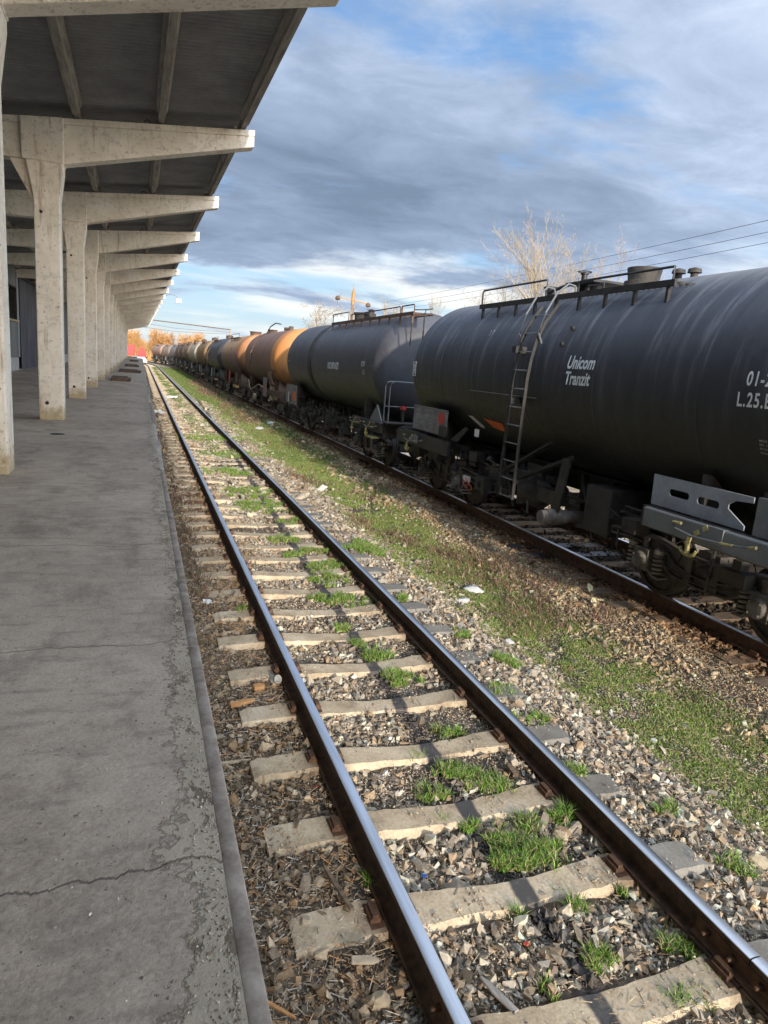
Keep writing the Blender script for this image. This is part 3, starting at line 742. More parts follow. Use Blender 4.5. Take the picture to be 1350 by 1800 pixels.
#__PART2__
# ================================================================== WAGONS
TR, TZ = 1.46, 2.66      # tank radius and axis height
def tank_profile(hl, r=TR, dome=.58):
    """(axial, radius) from tip to tip; hl = half length to the dome tip"""
    cyl = hl-dome; pr = [(-hl, .02)]
    for i in range(1, 11):
        t = PI/2*i/10; pr.append((-cyl-dome*math.cos(t)**1.0, r*math.sin(t)**.80 if i < 10 else r))
    return pr + [(-a, q) for a, q in pr[::-1]]
def tankmesh(hl, seams=(), r=TR):
    b = MB()
    pr = tank_profile(hl, r)
    # extra cylinder stations so weld rings can be raised a few millimetres
    left = [p for p in pr if p[0] < 0]; right = [p for p in pr if p[0] > 0]
    mid = []
    for s in seams: mid += [(s-.05, r), (s-.012, r), (s-.006, r+.0022), (s+.006, r+.0022), (s+.012, r), (s+.05, r)]
    b.lathe(left+mid+right, (0, 0, TZ), 'y', 96)
    return b
def wheelset(parent, y):
    for sx in (-1, 1):
        w = MB(); s = sx
        w.lathe([(s*.70, .10), (s*.70, .36), (s*.684, .40), (s*.684, .478), (s*.694, .488), (s*.712, .484), (s*.720, .462), (s*.822, .455), (s*.826, .40), (s*.79, .385), (s*.765, .20), (s*.80, .13), (s*.80, .09), (s*.82, .09), (s*.82, .02)][::1 if sx > 0 else 1], (0, y, .46), 'x', 36)
        w.build('wheel', WHEEL, parent, smooth=True)
    MB().lathe([(-.98, .06), (-.82, .065), (-.8, .08), (.8, .08), (.82, .065), (.98, .06)], (0, y, .46), 'x', 12).build('axle', BLK2, parent, smooth=True)
WHEEL = simple('wheel_steel', (.02, .018, .016), (.075, .062, .052), 8, .55, .3, .2, .004)
FRM = simple('bogie_frame_dusty', (.040, .037, .035), (.135, .115, .098), 4, .75, 0, .4, .008, fine=30)
SPR = simple('spring_steel', (.14, .13, .11), (.34, .31, .26), 8, .5, .4, .1, .002)
AXB = simple('axlebox_grime', (.07, .065, .060), (.20, .185, .165), 7, .8, 0, .5, .008)
def coil(b, x, y, z0, z1, r=.072, turns=5):
    pts = []
    n = turns*10
    for i in range(n+1):
        t = 2*PI*turns*i/n; pts.append((x+r*math.cos(t), y+r*math.sin(t), z0+(z1-z0)*i/n))
    b.tube(pts, .0165, 5)
def bogie(root, yb, fmat=None, detail=True):
    fmat = fmat or FRM
    b = MB(); b.box(-.98, .98, -.17, .17, .60, .80)      # bolster
    for sx in (-1, 1): b.box(sx*.55-.12, sx*.55+.12, -.9, .9, .62, .66) if False else None
    bo = b.build('bogie', fmat, root, bevel=.01); bo.location = (0, yb, 0)
    for sx in (-1, 1):
        f = MB(); X = sx*1.02; w = .13
        low = [(-1.62, .655), (-1.40, .67), (-1.16, .69), (-.98, .675), (-.80, .62), (-.62, .50), (-.42, .405), (-.20, .385), (0, .38), (.20, .385), (.42, .405), (.62, .50), (.80, .62), (.98, .675), (1.16, .69), (1.40, .67), (1.62, .655)]
        top = [(-1.62, .735), (-1.35, .765), (-1.0, .78), (-.72, .775), (-.45, .72), (0, .70), (.45, .72), (.72, .775), (1.0, .78), (1.35, .765), (1.62, .735)]
        f.polybar([(X, y, z) for y, z in low], w, .028, (1, 0, 0)) if False else None
        for pts, hh in ((low, .026), (top, .026)):
            for (ya, za), (yb_, zb) in zip(pts[:-1], pts[1:]): f.bar((X, ya-.005, za), (X, yb_+.005, zb), w, hh, (0, 0, 1))
        f.prism([(y, z) for y, z in low] + [(y, z) for y, z in top[::-1]], 'x', X-.014, X+.014)
        f.box(X-w/2, X+w/2, -1.645, -1.62, .640, .750); f.box(X-w/2, X+w/2, 1.62, 1.645, .640, .750)
        f.build('side_frame', fmat, bo)
        # friction bars / centre spring nest of the inner loop
        g = MB()
        for (ya, za), (yb_, zb) in zip([(-.55, .66), (-.40, .55), (-.15, .50), (.15, .50), (.40, .55), (.55, .66)][:-1], [(-.40, .55), (-.15, .50), (.15, .50), (.40, .55), (.55, .66)]):
            g.bar((X+sx*.02, ya, za), (X+sx*.02, yb_, zb), .10, .02, (0, 0, 1))
        for yy in (-.22, .18): g.box(X-.06, X+.07, yy-.05, yy+.05, .39, .70)
        g.build('frame_stiffener', fmat, bo)
    for y in (-.9, .9):
        wheelset(bo, y)
        for sx in (-1, 1):
            X = sx*1.06
            a = MB(); a.box(X-.10, X+.10, y-.125, y+.125, .345, .625)
            a.prism([(y-.13, .36), (y-.20, .30), (y-.32, .29), (y-.32, .315), (y-.20, .33), (y-.13, .39)], 'x', X-.085, X+.085)
            a.prism([(y+.13, .36), (y+.20, .30), (y+.32, .29), (y+.32, .315), (y+.20, .33), (y+.13, .39)], 'x', X-.085, X+.085)
            a.lathe([(sx*.09, .115), (sx*.135, .112), (sx*.155, .095), (sx*.160, .05), (sx*.160, .01)], (X, y, .475), 'x', 18)
            for t in range(4):
                th = PI/4+PI/2*t; a.lathe([(0, .013), (sx*.175, .013)], (X, y+.088*math.cos(th), .475+.088*math.sin(th)), 'x', 6)
            a.prism([(y-.045, .625), (y+.045, .625), (y+.03, .70), (y+.055, .74), (y+.055, .765), (y-.055, .765), (y-.055, .74), (y-.03, .70)], 'x', X+sx*.03, X+sx*.055)
            a.build('axle_box', AXB, bo, bevel=.008)
            for dy in (-.235, .235):
                sp = MB(); coil(sp, X, y+dy, .33, .60); sp.lathe([(0, .085), (.05, .085), (.07, .05)], (X, y+dy, .60), 'z', 12)
                sp.build('spring', SPR, bo, smooth=True)
    if detail:
        h = MB()
        for sx in (-1, 1):
            X = sx*1.13
            h.tube([(X, -1.45, .66), (X+sx*.02, -1.38, .58), (X+sx*.03, -1.30, .47), (X+sx*.02, -1.22, .42)], .014, 6)
            h.tube([(X-sx*.05, 1.48, .72), (X+sx*.02, 1.40, .52), (X, 1.30, .40), (X-sx*.1, 1.22, .38)], .014, 6)
            h.tube([(X, -.62, .60), (X+sx*.015, -.45, .50), (X+sx*.015, 0, .45), (X+sx*.015, .45, .50), (X, .62, .60)], .011, 6)
            h.box(sx*.86, sx*.90, -.52, -.42, .30, .62); h.box(sx*.86, sx*.90, .42, .52, .30, .62)
        h.bar((-.9, -.47, .40), (.9, -.47, .40), .05, .05); h.bar((-.9, .47, .40), (.9, .47, .40), .05, .05)
        h.build('brake_rigging', BLK, bo)
    return bo
def buffer(root, sy, ytip, m_=None):
    for sx in (-1, 1):
        b = MB(); s = sy
        prof = [(0, .11), (-.30, .10), (-.32, .085), (-.50, .085), (-.52, .18), (-.62, .17)]
        b.lathe([(s*(.0), .02), (s*0, .225), (s*-.03, .230), (s*-.045, .10), (s*-.22, .095), (s*-.22, .125), (s*-.48, .135), (s*-.48, .20), (s*-.53, .20), (s*-.53, .02)], (sx*.875, ytip*1.0, 1.06), 'y', 24)
        b.build('buffer', m_ or BLK2, root, smooth=True)
    h = MB(); h.tube([(0, ytip-sy*.50, 1.03), (0, ytip-sy*.25, 1.02), (.03, ytip-sy*.12, .95), (0, ytip-sy*.18, .88), (-.02, ytip-sy*.28, .84)], .035, 8)
    h.tube([(.35, ytip-sy*.5, .95), (.35, ytip-sy*.35, .85), (.28, ytip-sy*.22, .55), (.15, ytip-sy*.25, .50)], .024, 8)
    h.tube([(-.35, ytip-sy*.5, .95), (-.35, ytip-sy*.35, .85), (-.28, ytip-sy*.22, .55), (-.15, ytip-sy*.25, .50)], .024, 8)
    h.build('coupling', BLK, root, smooth=True)
def plate_with_holes(name, outline, holes, x0, thick, m_, parent):
    cu = bpy.data.curves.new(name, 'CURVE'); cu.dimensions = '2D'; cu.fill_mode = 'BOTH'; cu.extrude = thick/2
    for poly in [outline]+holes:
        sp = cu.splines.new('POLY'); sp.points.add(len(poly)-1); sp.use_cyclic_u = True
        for p, (a, b_) in zip(sp.points, poly): p.co = (a, b_, 0, 1)
    o = bpy.data.objects.new('tmp', cu); COL.objects.link(o)
    dg = bpy.context.evaluated_depsgraph_get(); me = bpy.data.meshes.new_from_object(o.evaluated_get(dg))
    bpy.data.objects.remove(o)
    me.transform(Matrix(((0, 0, 1, x0), (1, 0, 0, 0), (0, 1, 0, 0), (0, 0, 0, 1))))
    me.name = name; me.materials.clear(); me.materials.append(m_)
    o = bpy.data.objects.new(name, me); COL.objects.link(o); o.parent = parent
    return o
def lettering(text, size, m_, parent, y, z, sx=.8, bold=.012, shear=0.0, tank=True, x=-1.5, tilt=0.0, name='lettering', flow=1.0):
    """flat stencilled text that follows the tank's curve on the platform side (reads towards -y)"""
    cu = bpy.data.curves.new(name, 'FONT'); cu.body = text; cu.size = size/.70; cu.offset = bold*size*1.1; cu.shear = shear; cu.resolution_u = 3; cu.space_character = flow
    o = bpy.data.objects.new('tmp', cu); COL.objects.link(o)
    dg = bpy.context.evaluated_depsgraph_get(); me = bpy.data.meshes.new_from_object(o.evaluated_get(dg)); bpy.data.objects.remove(o)
    ct, st = math.cos(tilt), math.sin(tilt)
    for v_ in me.vertices:
        a, b_ = v_.co.x*sx, v_.co.y; a, b_ = a*ct-b_*st, a*st+b_*ct
        zz = z+b_
        xx = -math.sqrt(max(.01, (TR+.0035)**2-(zz-TZ)**2)) if tank else x
        v_.co = (xx, y-a, zz)
    me.name = name; me.materials.clear(); me.materials.append(m_)
    o = bpy.data.objects.new(name, me); COL.objects.link(o); o.parent = parent
    return o
def tanksurf(z, off=.004): return -math.sqrt(max(.01, (TR+off)**2-(z-TZ)**2))
def stick(name, poly, m_, parent, off=.005, thick=.004, z_dir=True):
    """a flat label plate bent onto the tank; poly in (y,z)"""
    vs = [(tanksurf(z, off+thick), y, z) for y, z in poly] + [(tanksurf(z, off-.004), y, z) for y, z in poly]
    n = len(poly); fs = [tuple(range(n)), tuple(range(n, 2*n))[::-1]] + [(i, n+i, n+(i+1) % n, (i+1) % n) for i in range(n)]
    return MB().add(vs, fs).build(name, m_, parent)

def underframe(root, half, yb, fm, sidesill=False):
    b = MB(); b.box(-.30, -.18, -half, half, .88, 1.18); b.box(.18, .30, -half, half, .88, 1.18); b.box(-.30, .30, -half, half, 1.18, 1.20)
    b.build('centre_sill', fm, root)
    for sy in (-1, 1):
        e = MB(); e.box(-1.32, 1.32, sy*half-.06, sy*half+.06, .86, 1.26); e.build('headstock', fm, root, bevel=.01)
        for sx in (-1, 1): MB().box(sx*1.33-.05, sx*1.33+.05, min(sy*(yb-.75), sy*half), max(sy*(yb-.75), sy*half), .96, 1.22).build('side_sill', fm, root, bevel=.01)
        for sx in (-1, 1):      # cradle saddles under the tank
            c = MB()
            c.prism([(sx*.25, 1.20), (sx*1.24, 1.20), (sx*1.24, 1.72), (sx*1.15, 1.70), (sx*.95, 1.54), (sx*.6, 1.34), (sx*.25, 1.24)], 'y', sy*yb-.04, sy*yb+.04)
            c.build('saddle', fm, root); c = MB()
            c.prism([(sx*.25, 1.20), (sx*1.22, 1.20), (sx*1.16, 1.66), (sx*.95, 1.50), (sx*.6, 1.32), (sx*.25, 1.22)], 'y', sy*(yb+.75)-.03, sy*(yb+.75)+.03); c.build('saddle', fm, root)
    # air reservoir, brake cylinder, rods and hangers
    MB().lathe([(-.62, .02), (-.60, .10), (-.54, .16), (-.45, .19), (.45, .19), (.54, .16), (.60, .10), (.62, .02)], (-.75, .25, .82), 'y', 20).build('air_reservoir', fm, root, smooth=True)
    MB().lathe([(-.25, .02), (-.25, .17), (.10, .17), (.28, .06), (.55, .03)], (.5, -.6, .80), 'y', 16).build('brake_cylinder', fm, root, smooth=True)
    r_ = MB()
    r_.bar((-.55, -yb+1.2, .62), (-.55, yb-1.2, .66), .035, .05); r_.bar((.40, -yb+1.2, .55), (.40, yb-1.2, .60), .035, .05)
    r_.tube([(-.95, -yb+.6, .95), (-.95, -1.2, .90), (-.90, 0, .84), (-.95, 1.2, .92), (-.95, yb-.6, .95)], .022, 6)
    for yy in (-1.55, -.85, .95, 1.7): r_.box(-.80, -.70, yy-.03, yy+.03, .42, 1.25)
    r_.box(-.60, .60, -.30, -.22, .45, .85); r_.box(-.62, -.30, 1.2, 1.5, .50, .88)
    r_.build('brake_rods', BLK, root)
def walkway(root, y0, y1, x0=-1.06, x1=-.55, z=3.90, m_=None, rails=(), name='walkway', posts=8, both=False, rusty=False):
    m_ = m_ or BLK
    b = MB(); xs_ = [x0, x1]
    b.box(x0-.02, x0+.02, y0, y1, z-.055, z+.025); b.box(x1-.02, x1+.02, y0, y1, z-.03, z+.015)
    n = int((y1-y0)/.11)
    for i in range(n+1):
        yy = y0+(y1-y0)*i/n; b.box(x0, x1, yy-.006, yy+.006, z-.012, z+.006)
    for i in range(3): xx = x0+(x1-x0)*(i+1)/4; b.box(xx-.005, xx+.005, y0, y1, z-.006, z+.008)
    w = b.build(name, m_, root)
    p = MB()
    for i in range(posts):
        yy = y0+.12+(y1-y0-.24)*i/(posts-1)
        zt = TZ+math.sqrt(TR*TR-x0*x0)-.03
        for xx in (x0+.01, x1-.01):
            zt = TZ+math.sqrt(TR*TR-xx*xx)-.03
            p.box(xx-.022, xx+.022, yy-.022, yy+.022, zt, z-.03)
    p.build('walkway_post', m_, root)['kind'] = 'stuff'
    for (a, c, h) in rails:
        MB().tube([(x0+.02, a, z), (x0+.02, a, z+h), (x0+.02, a+.04*(1 if c > a else -1), z+h+.03), (x0+.02, c, z+h+.03), (x0+.02, c, z)], .017, 6).build('handrail', m_, w)
    return w
def ladder(root, y0, y1, m_):
    """curved side ladder on the platform side"""
    yc = (y0+y1)/2
    path = [(-1.60, .72), (-1.60, 1.3), (-1.60, 2.0), (-1.59, 2.6), (-1.56, 2.9), (-1.50, 3.2), (-1.38, 3.48), (-1.20, 3.74)]
    for y in (y0, y1):
        b = MB()
        for (xa, za), (xb, zb) in zip(path[:-1], path[1:]): b.bar((xa, y, za), (xb, y, zb+.004), .014, .06, (1, 0, 0)) if False else b.bar((xa, y, za), (xb, y, zb), .05, .018, (0, 1, 0))
        b.build('ladder_rail', m_, root)
    import bisect
    for i in range(11):
        z = .74+i*.285
        for (xa, za), (xb, zb) in zip(path[:-1], path[1:]):
            if za <= z <= zb: x = xa+(xb-xa)*(z-za)/(zb-za)
        MB().tube([(x, y0, z), (x, y1, z)], .011, 6).build('rung', STEEL, root)
    for y in (y0-.06, y1+.06):
        MB().tube([(-1.45, y, 3.15), (-1.52, y, 3.30), (-1.44, y, 3.60), (-1.28, y, 3.90), (-1.10, y, 4.05), (-.98, y, 4.03), (-.96, y, 3.92)], .016, 6).build('ladder_handrail', GRY, root, smooth=True)
    br = MB()
    for z in (2.25, 3.05): br.box(-1.60, -1.40, y1-.02, y1+.10, z-.05, z+.05)
    br.build('ladder_bracket', m_, root)
def hookset(root, y, m1=None, far=False, grey=GRY):
    """striped rope hook and handle bar on the side sill (platform side), y = hook position"""
    X = -1.52
    pts = [(X, y+.14, 1.175), (X, y+.26, 1.165), (X, y+.22, 1.10), (X, y-.04, 1.07), (X, y-.28, 1.085), (X, y-.54, 1.105), (X, y-.76, 1.14), (X, y-.86, 1.165)]
    MB().tube(pts, .013, 7).build('handle_bar', GRY, root, smooth=True)
    for a_, c_ in ((0, 1), (4.55, 5.2), (6.1, 7)):
        b = MB()
        i = int(a_); f0 = a_-i; p0 = Vector(pts[i]).lerp(Vector(pts[min(i+1, 7)]), f0)
        j = min(int(c_), 6); f1 = c_-j; p1 = Vector(pts[j]).lerp(Vector(pts[j+1]), f1)
        mid = [Vector(pts[q]) for q in range(i+1, j+1)] if j > i else []
        b.tube([p0]+mid+[p1], .0165, 7).build('handle_stripe', YEL, root)
    h = MB()
    h.tube([(X+.02, y, 1.06), (X, y, 1.00), (X, y-.005, .93), (X, y-.01, .87)], .026, 8)
    h.tube([(X, y+.085, .925), (X, y+.085, .885), (X, y+.03, .855), (X, y-.05, .85), (X, y-.11, .875), (X, y-.135, .925)], .017, 8)
    h.build('rope_hook', YEL, root, smooth=True)
    k = MB(); k.prism([(y+.0, 1.045), (y-.40, 1.045), (y-.40, 1.225), (y-.22, 1.225), (y+.0, 1.075)], 'x', -1.475, -1.40); k.build('hook_bracket', grey, root)
    for t in (.12, .62):
        a = Vector((-1.466, y+.0, 1.075)).lerp(Vector((-1.466, y-.22, 1.225)), t); c_ = Vector((-1.466, y+.0, 1.075)).lerp(Vector((-1.466, y-.22, 1.225)), t+.26)
        s = MB(); s.bar(a+Vector((-.012, 0, 0)), c_+Vector((-.012, 0, 0)), .055, .008, (1, 0, 0)).build('bracket_stripe', YEL, root)

TK = {}
TK['near'] = m_tank('tank_black_near', (.074, .081, .104), (.037, .042, .055), (.25, .255, .295), .65, 0.0, .48, .92, lowz=2.5, dust=(.24, .23, .225))
TK['second'] = m_tank('tank_black_second', (.074, .076, .090), (.042, .044, .054), (.14, .135, .14), .35, 5.0, .50, .6, band=[(1.35, 1.95, (.030, .029, .031))])
TK['brown'] = m_tank('tank_brown', (.245, .135, .095), (.155, .085, .06), (.32, .20, .15), .3, 9.0, .6, .75, band=[(-5.4, -3.75, (.56, .235, .065))])
TK['orange'] = m_tank('tank_orange', (.50, .22, .085), (.34, .15, .06), (.50, .36, .22), .5, 14.0, .6, .85, band=[(-3.4, 5.4, (.47, .29, .16))], lowz=2.3)
TK['black'] = m_tank('tank_black', (.06, .062, .07), (.032, .033, .037), (.10, .10, .11), .3, 18.0, .45, .6)
TK['ochre'] = m_tank('tank_ochre', (.34, .20, .09), (.17, .11, .06), (.45, .36, .22), .5, 22.0, .65, .8)
TK['cream'] = m_tank('tank_cream', (.58, .50, .36), (.40, .33, .23), (.30, .20, .12), .5, 27.0, .6, .7)
TK['tan'] = m_tank('tank_tan', (.32, .22, .15), (.16, .11, .08), (.40, .16, .07), .5, 31.0, .65, .7)
TK['umber'] = m_tank('tank_umber', (.17, .10, .06), (.07, .045, .032), (.40, .22, .06), .5, 35.0, .65, .7)
TK['maroon'] = m_tank('tank_maroon', (.15, .085, .06), (.07, .045, .035), (.2, .12, .08), .4, 39.0, .65, .7)
TK['grey'] = m_tank('tank_grey', (.26, .23, .20), (.14, .12, .105), (.35, .32, .28), .4, 43.0, .65, .7)
TK['rustgrey'] = m_tank('tank_rust_grey', (.34, .22, .15), (.20, .15, .12), (.42, .38, .30), .5, 47.0, .65, .6)
TK['rust'] = m_tank('tank_rust_top', (.36, .20, .12), (.24, .16, .12), (.42, .40, .34), .5, 52.0, .65, .5)

def wagon_root(Yc, label):
    x, y, t = curve_pt(7.16, Yc)
    return empty('tank_wagon', (x, y, 0), t, label=label, cat='tank wagon', group='tank wagons in the train on the second track')

def fittings(root, y0, y1, n, seed, m_):
    q = random.Random(seed); b = MB()
    for i in range(n):
        y = q.uniform(y0, y1); x = -q.uniform(.5, 1.25); z = q.uniform(.55, 1.15); t = q.random()
        if t < .35: w, h, l = q.uniform(.03, .12), q.uniform(.04, .2), q.uniform(.04, .25); b.box(x-w, x+w, y-l, y+l, z-h, z+h*.5)
        elif t < .7:
            p = [(x, y, z)]
            for k_ in range(4): p.append((x+q.uniform(-.12, .12), p[-1][1]+q.uniform(-.2, .35), min(1.2, max(.42, p[-1][2]+q.uniform(-.15, .12)))))
            b.tube(p, q.uniform(.010, .022), 6)
        elif t < .85: b.lathe([(-.05, .03), (-.04, .07), (.06, .07), (.08, .03), (.14, .03)], (x, y, z), q.choice('xyz'), 10)
        else: b.bar((x, y, 1.18), (x+q.uniform(-.1, .1), y+q.uniform(-.4, .4), q.uniform(.4, .6)), .03, .03)
    tag(b.build('underframe_fittings', m_, root), kind='stuff')
# ------------------------------ first wagon (nearest)
w1 = wagon_root(9.5, 'nearest black tank wagon with a side ladder and the white words Unicom Tranzit')
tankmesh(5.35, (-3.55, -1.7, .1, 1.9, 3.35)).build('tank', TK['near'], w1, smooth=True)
bogie(w1, -3.65); bogie(w1, 3.65)
underframe(w1, 5.78, 3.65, BLK)
buffer(w1, 1, 6.35); buffer(w1, -1, -6.35)
for a, c_ in ((-2.50, 2.66),):
    ww = walkway(w1, a, c_, rails=((2.64, .42, .25), (-.45, -2.42, .15)), posts=9)
fittings(w1, -2.4, 3.2, 70, 4, BLK); fittings(w1, -5.2, -2.5, 26, 5, BLK2); fittings(w1, 3.0, 5.4, 26, 6, BLK2)
# manway, valves and vents on top
def manway(root, y):
    b = MB(); b.lathe([(-.05, .28), (.06, .28), (.07, .235), (.09, .23), (.24, .255), (.26, .255), (.26, .235), (.24, .22), (.24, .01)], (0.05, y, TZ+TR), 'z', 28)
    b.build('manway', BLK2, root, smooth=True)
manway(w1, -.52)
MB().box(-.30, .30, .25, 1.05, TZ+TR+.10, TZ+TR+.15).build('valve_plate', BLK, w1, bevel=.01)
for pr, c3_ in (([(-.03, .10), (.13, .10), (.13, .14), (.16, .14), (.16, .02)], (-.1, .45, TZ+TR)), ([(-.03, .09), (.17, .09), (.17, .05), (.30, .05), (.30, .07), (.33, .07), (.33, .01)], (-.05, .88, TZ+TR)), ([(-.03, .09), (.13, .09), (.13, .12), (.16, .12), (.16, .01)], (-.2, 1.65, TZ+TR-.02))):
    MB().lathe(pr, c3_, 'z', 14).build('valve', BLK, w1, smooth=True)
for yy, hh in ((-1.78, .05), (-1.48, .07)):
    MB().lathe([(-.05, .05), (hh, .05), (hh, .095), (hh+.05, .085), (hh+.07, .02)], (-.15, yy, TZ+TR), 'z', 12).build('vent', BLK2, w1, smooth=True)
MB().tube([(-.45, .15, 3.94), (-.45, .15, 4.13), (-.45, -.25, 4.13), (-.45, -.25, 3.94)], .013, 6).build('hoop_rail', BLK, w1)
MB().tube([(.11*math.cos(2*PI*i/14)-.05, .88+.11*math.sin(2*PI*i/14), TZ+TR+.34) for i in range(15)], .010, 5).build('hand_wheel', BLK, w1)
MB().tube([(-.25, 1.6, 4.16), (-.25, 1.2, 4.22), (-.15, 1.0, 4.28)], .03, 7).build('top_pipe', BLK, w1, smooth=True)
ladder(w1, -.22, .22, BLK)
# struts and step that carry the ladder foot
for (ya, za, yb_, zb) in ((.42, 1.06, -.45, 1.65), (.0, 1.0, -1.05, 1.50)):
    MB().bar((-1.45, ya, za), (-1.15, yb_, zb), .14, .02, (0, .3, 1)).bar((-1.45, ya, za+.02), (-1.15, yb_, zb+.02), .015, .08, (0, .3, 1)).build('ladder_strut', BLK, w1)
for yy in (-.215, .215): MB().box(-1.62, -1.20, yy-.015, yy+.015, .98, 1.04).build('ladder_stay', BLK, w1)
# bottom outlet: vertical hanger and ribbed hose coupling
oh = MB(); oh.prism([(-.95, 1.48), (-1.20, 1.48), (-1.14, .50), (-.98, .48)], 'x', -1.34, -1.31) if False else oh.prism([(-1.05, 1.52), (-1.24, 1.52), (-1.06, .58), (-.86, .58)], 'x', -1.33, -1.30)
oh.build('outlet_bracket', BLK, w1)
MB().lathe([(-1.56, .04), (-1.55, .10), (-1.46, .10), (-1.45, .12), (-1.36, .12), (-1.35, .10), (-1.32, .13), (-1.22, .13), (-1.2, .10), (-1.1, .11), (-1.08, .09), (-.4, .085), (.4, .085), (1.0, .085)], (0, -.98, .62), 'x', 18).build('outlet_pipe', AXB, w1, smooth=True)
MB().box(-1.15, -.35, -2.02, -1.45, .55, 1.22).build('equipment_box', BLK, w1, bevel=.02)
MB().lathe([(-.3, .02), (-.27, .16), (-.15, .23), (.25, .23), (.34, .18), (.40, .02)], (-1.05, -.05, .80), 'y', 22).build('air_reservoir', BLK2, w1, smooth=True)
# steps, ledges
for (ya, yb_, z) in ((-.30, 1.95, 2.33),):
    MB().bar((tanksurf(z)-.012, ya, z), (tanksurf(z)-.012, 1.28 if False else yb_, z), .030, .010).build('drip_ledge', STEEL, w1)
MB().bar((tanksurf(3.2)-.03, -.75, 3.16), (tanksurf(3.35)-.03, -.82, 3.36), .012, .012).lathe([(-.03, .03), (.03, .03)], (tanksurf(3.15)-.01, -.745, 3.14), 'x', 8).lathe([(-.03, .03), (.03, .03)], (tanksurf(3.37)-.01, -.82, 3.37), 'x', 8).build('grab_handle', BLK, w1)
# pale saddle plate with two slots and a notch, grey side beam (near bogie)
out = [(y-9.5, z) for y, z in ((6.60, 1.60), (6.585, 1.235), (5.20, 1.235), (5.20, 1.285), (5.44, 1.42), (5.44, 1.47), (5.36, 1.52), (5.14, 1.54), (5.14, 1.60))]
def slot(yc, z, hw=.12, r=.042):
    pts = []
    for i in range(7): t = PI/2+PI*i/6; pts.append((yc-9.5-hw+r*math.cos(t), z+r*math.sin(t)))
    for i in range(7): t = -PI/2+PI*i/6; pts.append((yc-9.5+hw+r*math.cos(t), z+r*math.sin(t)))
    return pts
plate_with_holes('saddle_plate', out, [slot(6.16, 1.43), slot(5.72, 1.425)], -1.27, .016, LGRY, w1)
MB().prism([(-1.46, .99), (-1.36, .99), (-1.27, 1.02), (-1.26, 1.20), (-1.44, 1.225), (-1.46, 1.21)], 'y', -6.0, -3.02).build('side_beam', GRY, w1, bevel=.012)
MB().box(-1.32, -1.27, -5.4, -4.45, 1.23, 1.62).build('end_plate', GRY, w1)
hookset(w1, -3.84)
hookset(w1, 4.72)
MB().box(-1.42, -1.36, 2.78, 5.3, .99, 1.28).build('side_beam', BLK, w1, bevel=.01)
MB().bar((-.95, 2.0, 1.20), (-.25, 2.0, 1.20), .05, .05).prism([(2.60, 1.30), (2.95, 1.30), (2.30, 1.62), (2.20, 1.58)], 'x', -1.30, -1.28).build('gusset', BLK2, w1)
# data board at the far bogie, leaning to the outside, with stencilling
db = MB().prism([(2.90, 1.36), (4.66, 1.36), (4.66, 1.86), (2.90, 1.86)], 'x', -1.43, -1.405).build('data_board', PLAC, w1)
MB().box(-1.46, -1.40, 2.86, 3.18, 1.36, 1.56).build('document_holder', BLK2, db)
MB().bar((-1.42, 2.90, 1.87), (-1.42, 4.66, 1.87), .03, .014).build('board_rim', STEEL, db)
circ = [(3.15+.155*math.cos(2*PI*i/18), 1.70+.125*math.sin(2*PI*i/18)) for i in range(18)]
MB().prism(circ, 'x', -1.436, -1.431).build('red_disc', REDP, db)
for txt, sz, yy, zz, sx_ in (('33 53', .055, 4.58, 1.76, 1.5), ('82-112', .085, 4.50, 1.615, 1.8), ('RO  SNT', .055, 4.5, 1.50, 1.5), ('UIC', .05, 4.55, 1.41, 1.5), ('AA BB CC', .045, 4.0, 1.785, 1.5), ('780 9 753-2', .07, 4.0, 1.67, 1.35), ('KOR  6', .04, 3.85, 1.60, 1.5), ('12.24 m', .04, 3.85, 1.535, 1.5)):
    lettering(txt, sz, LETD, db, yy, zz, sx=sx_, tank=False, x=-1.434, bold=.02)
for yy in (3.85, 3.50):
    MB().box(-1.435, -1.431, yy-.11, yy+.11, 1.49, 1.496).box(-1.435, -1.431, yy-.11, yy+.11, 1.40, 1.406).box(-1.435, -1.431, yy-.11, yy-.10, 1.40, 1.496).box(-1.435, -1.431, yy+.10, yy+.11, 1.40, 1.496).build('box_outline', LETD, db)
# warning panel, label, tag
hp = stick('hazard_panel', [(1.74, 1.845), (1.08, 1.815), (1.10, 1.66), (1.50, 1.70)], ORG, w1, .012)
lettering('30', .055, BLK, w1, 1.60, 1.765, sx=2.6, bold=.03); lettering('1202', .05, REDP, w1, 1.40, 1.69, sx=1.9, bold=.03)
stick('class_label', [(2.38, 1.84), (2.20, 1.85), (1.92, 1.69), (1.96, 1.64), (2.08, 1.655)], WHT, w1, .012)
lettering('UN3', .05, BLK, w1, 2.27, 1.755, sx=1.4, tilt=-.5)
MB().box(-1.34, -1.33, 1.66, 1.82, 1.50, 1.64).build('paper_tag', WHT, w1)
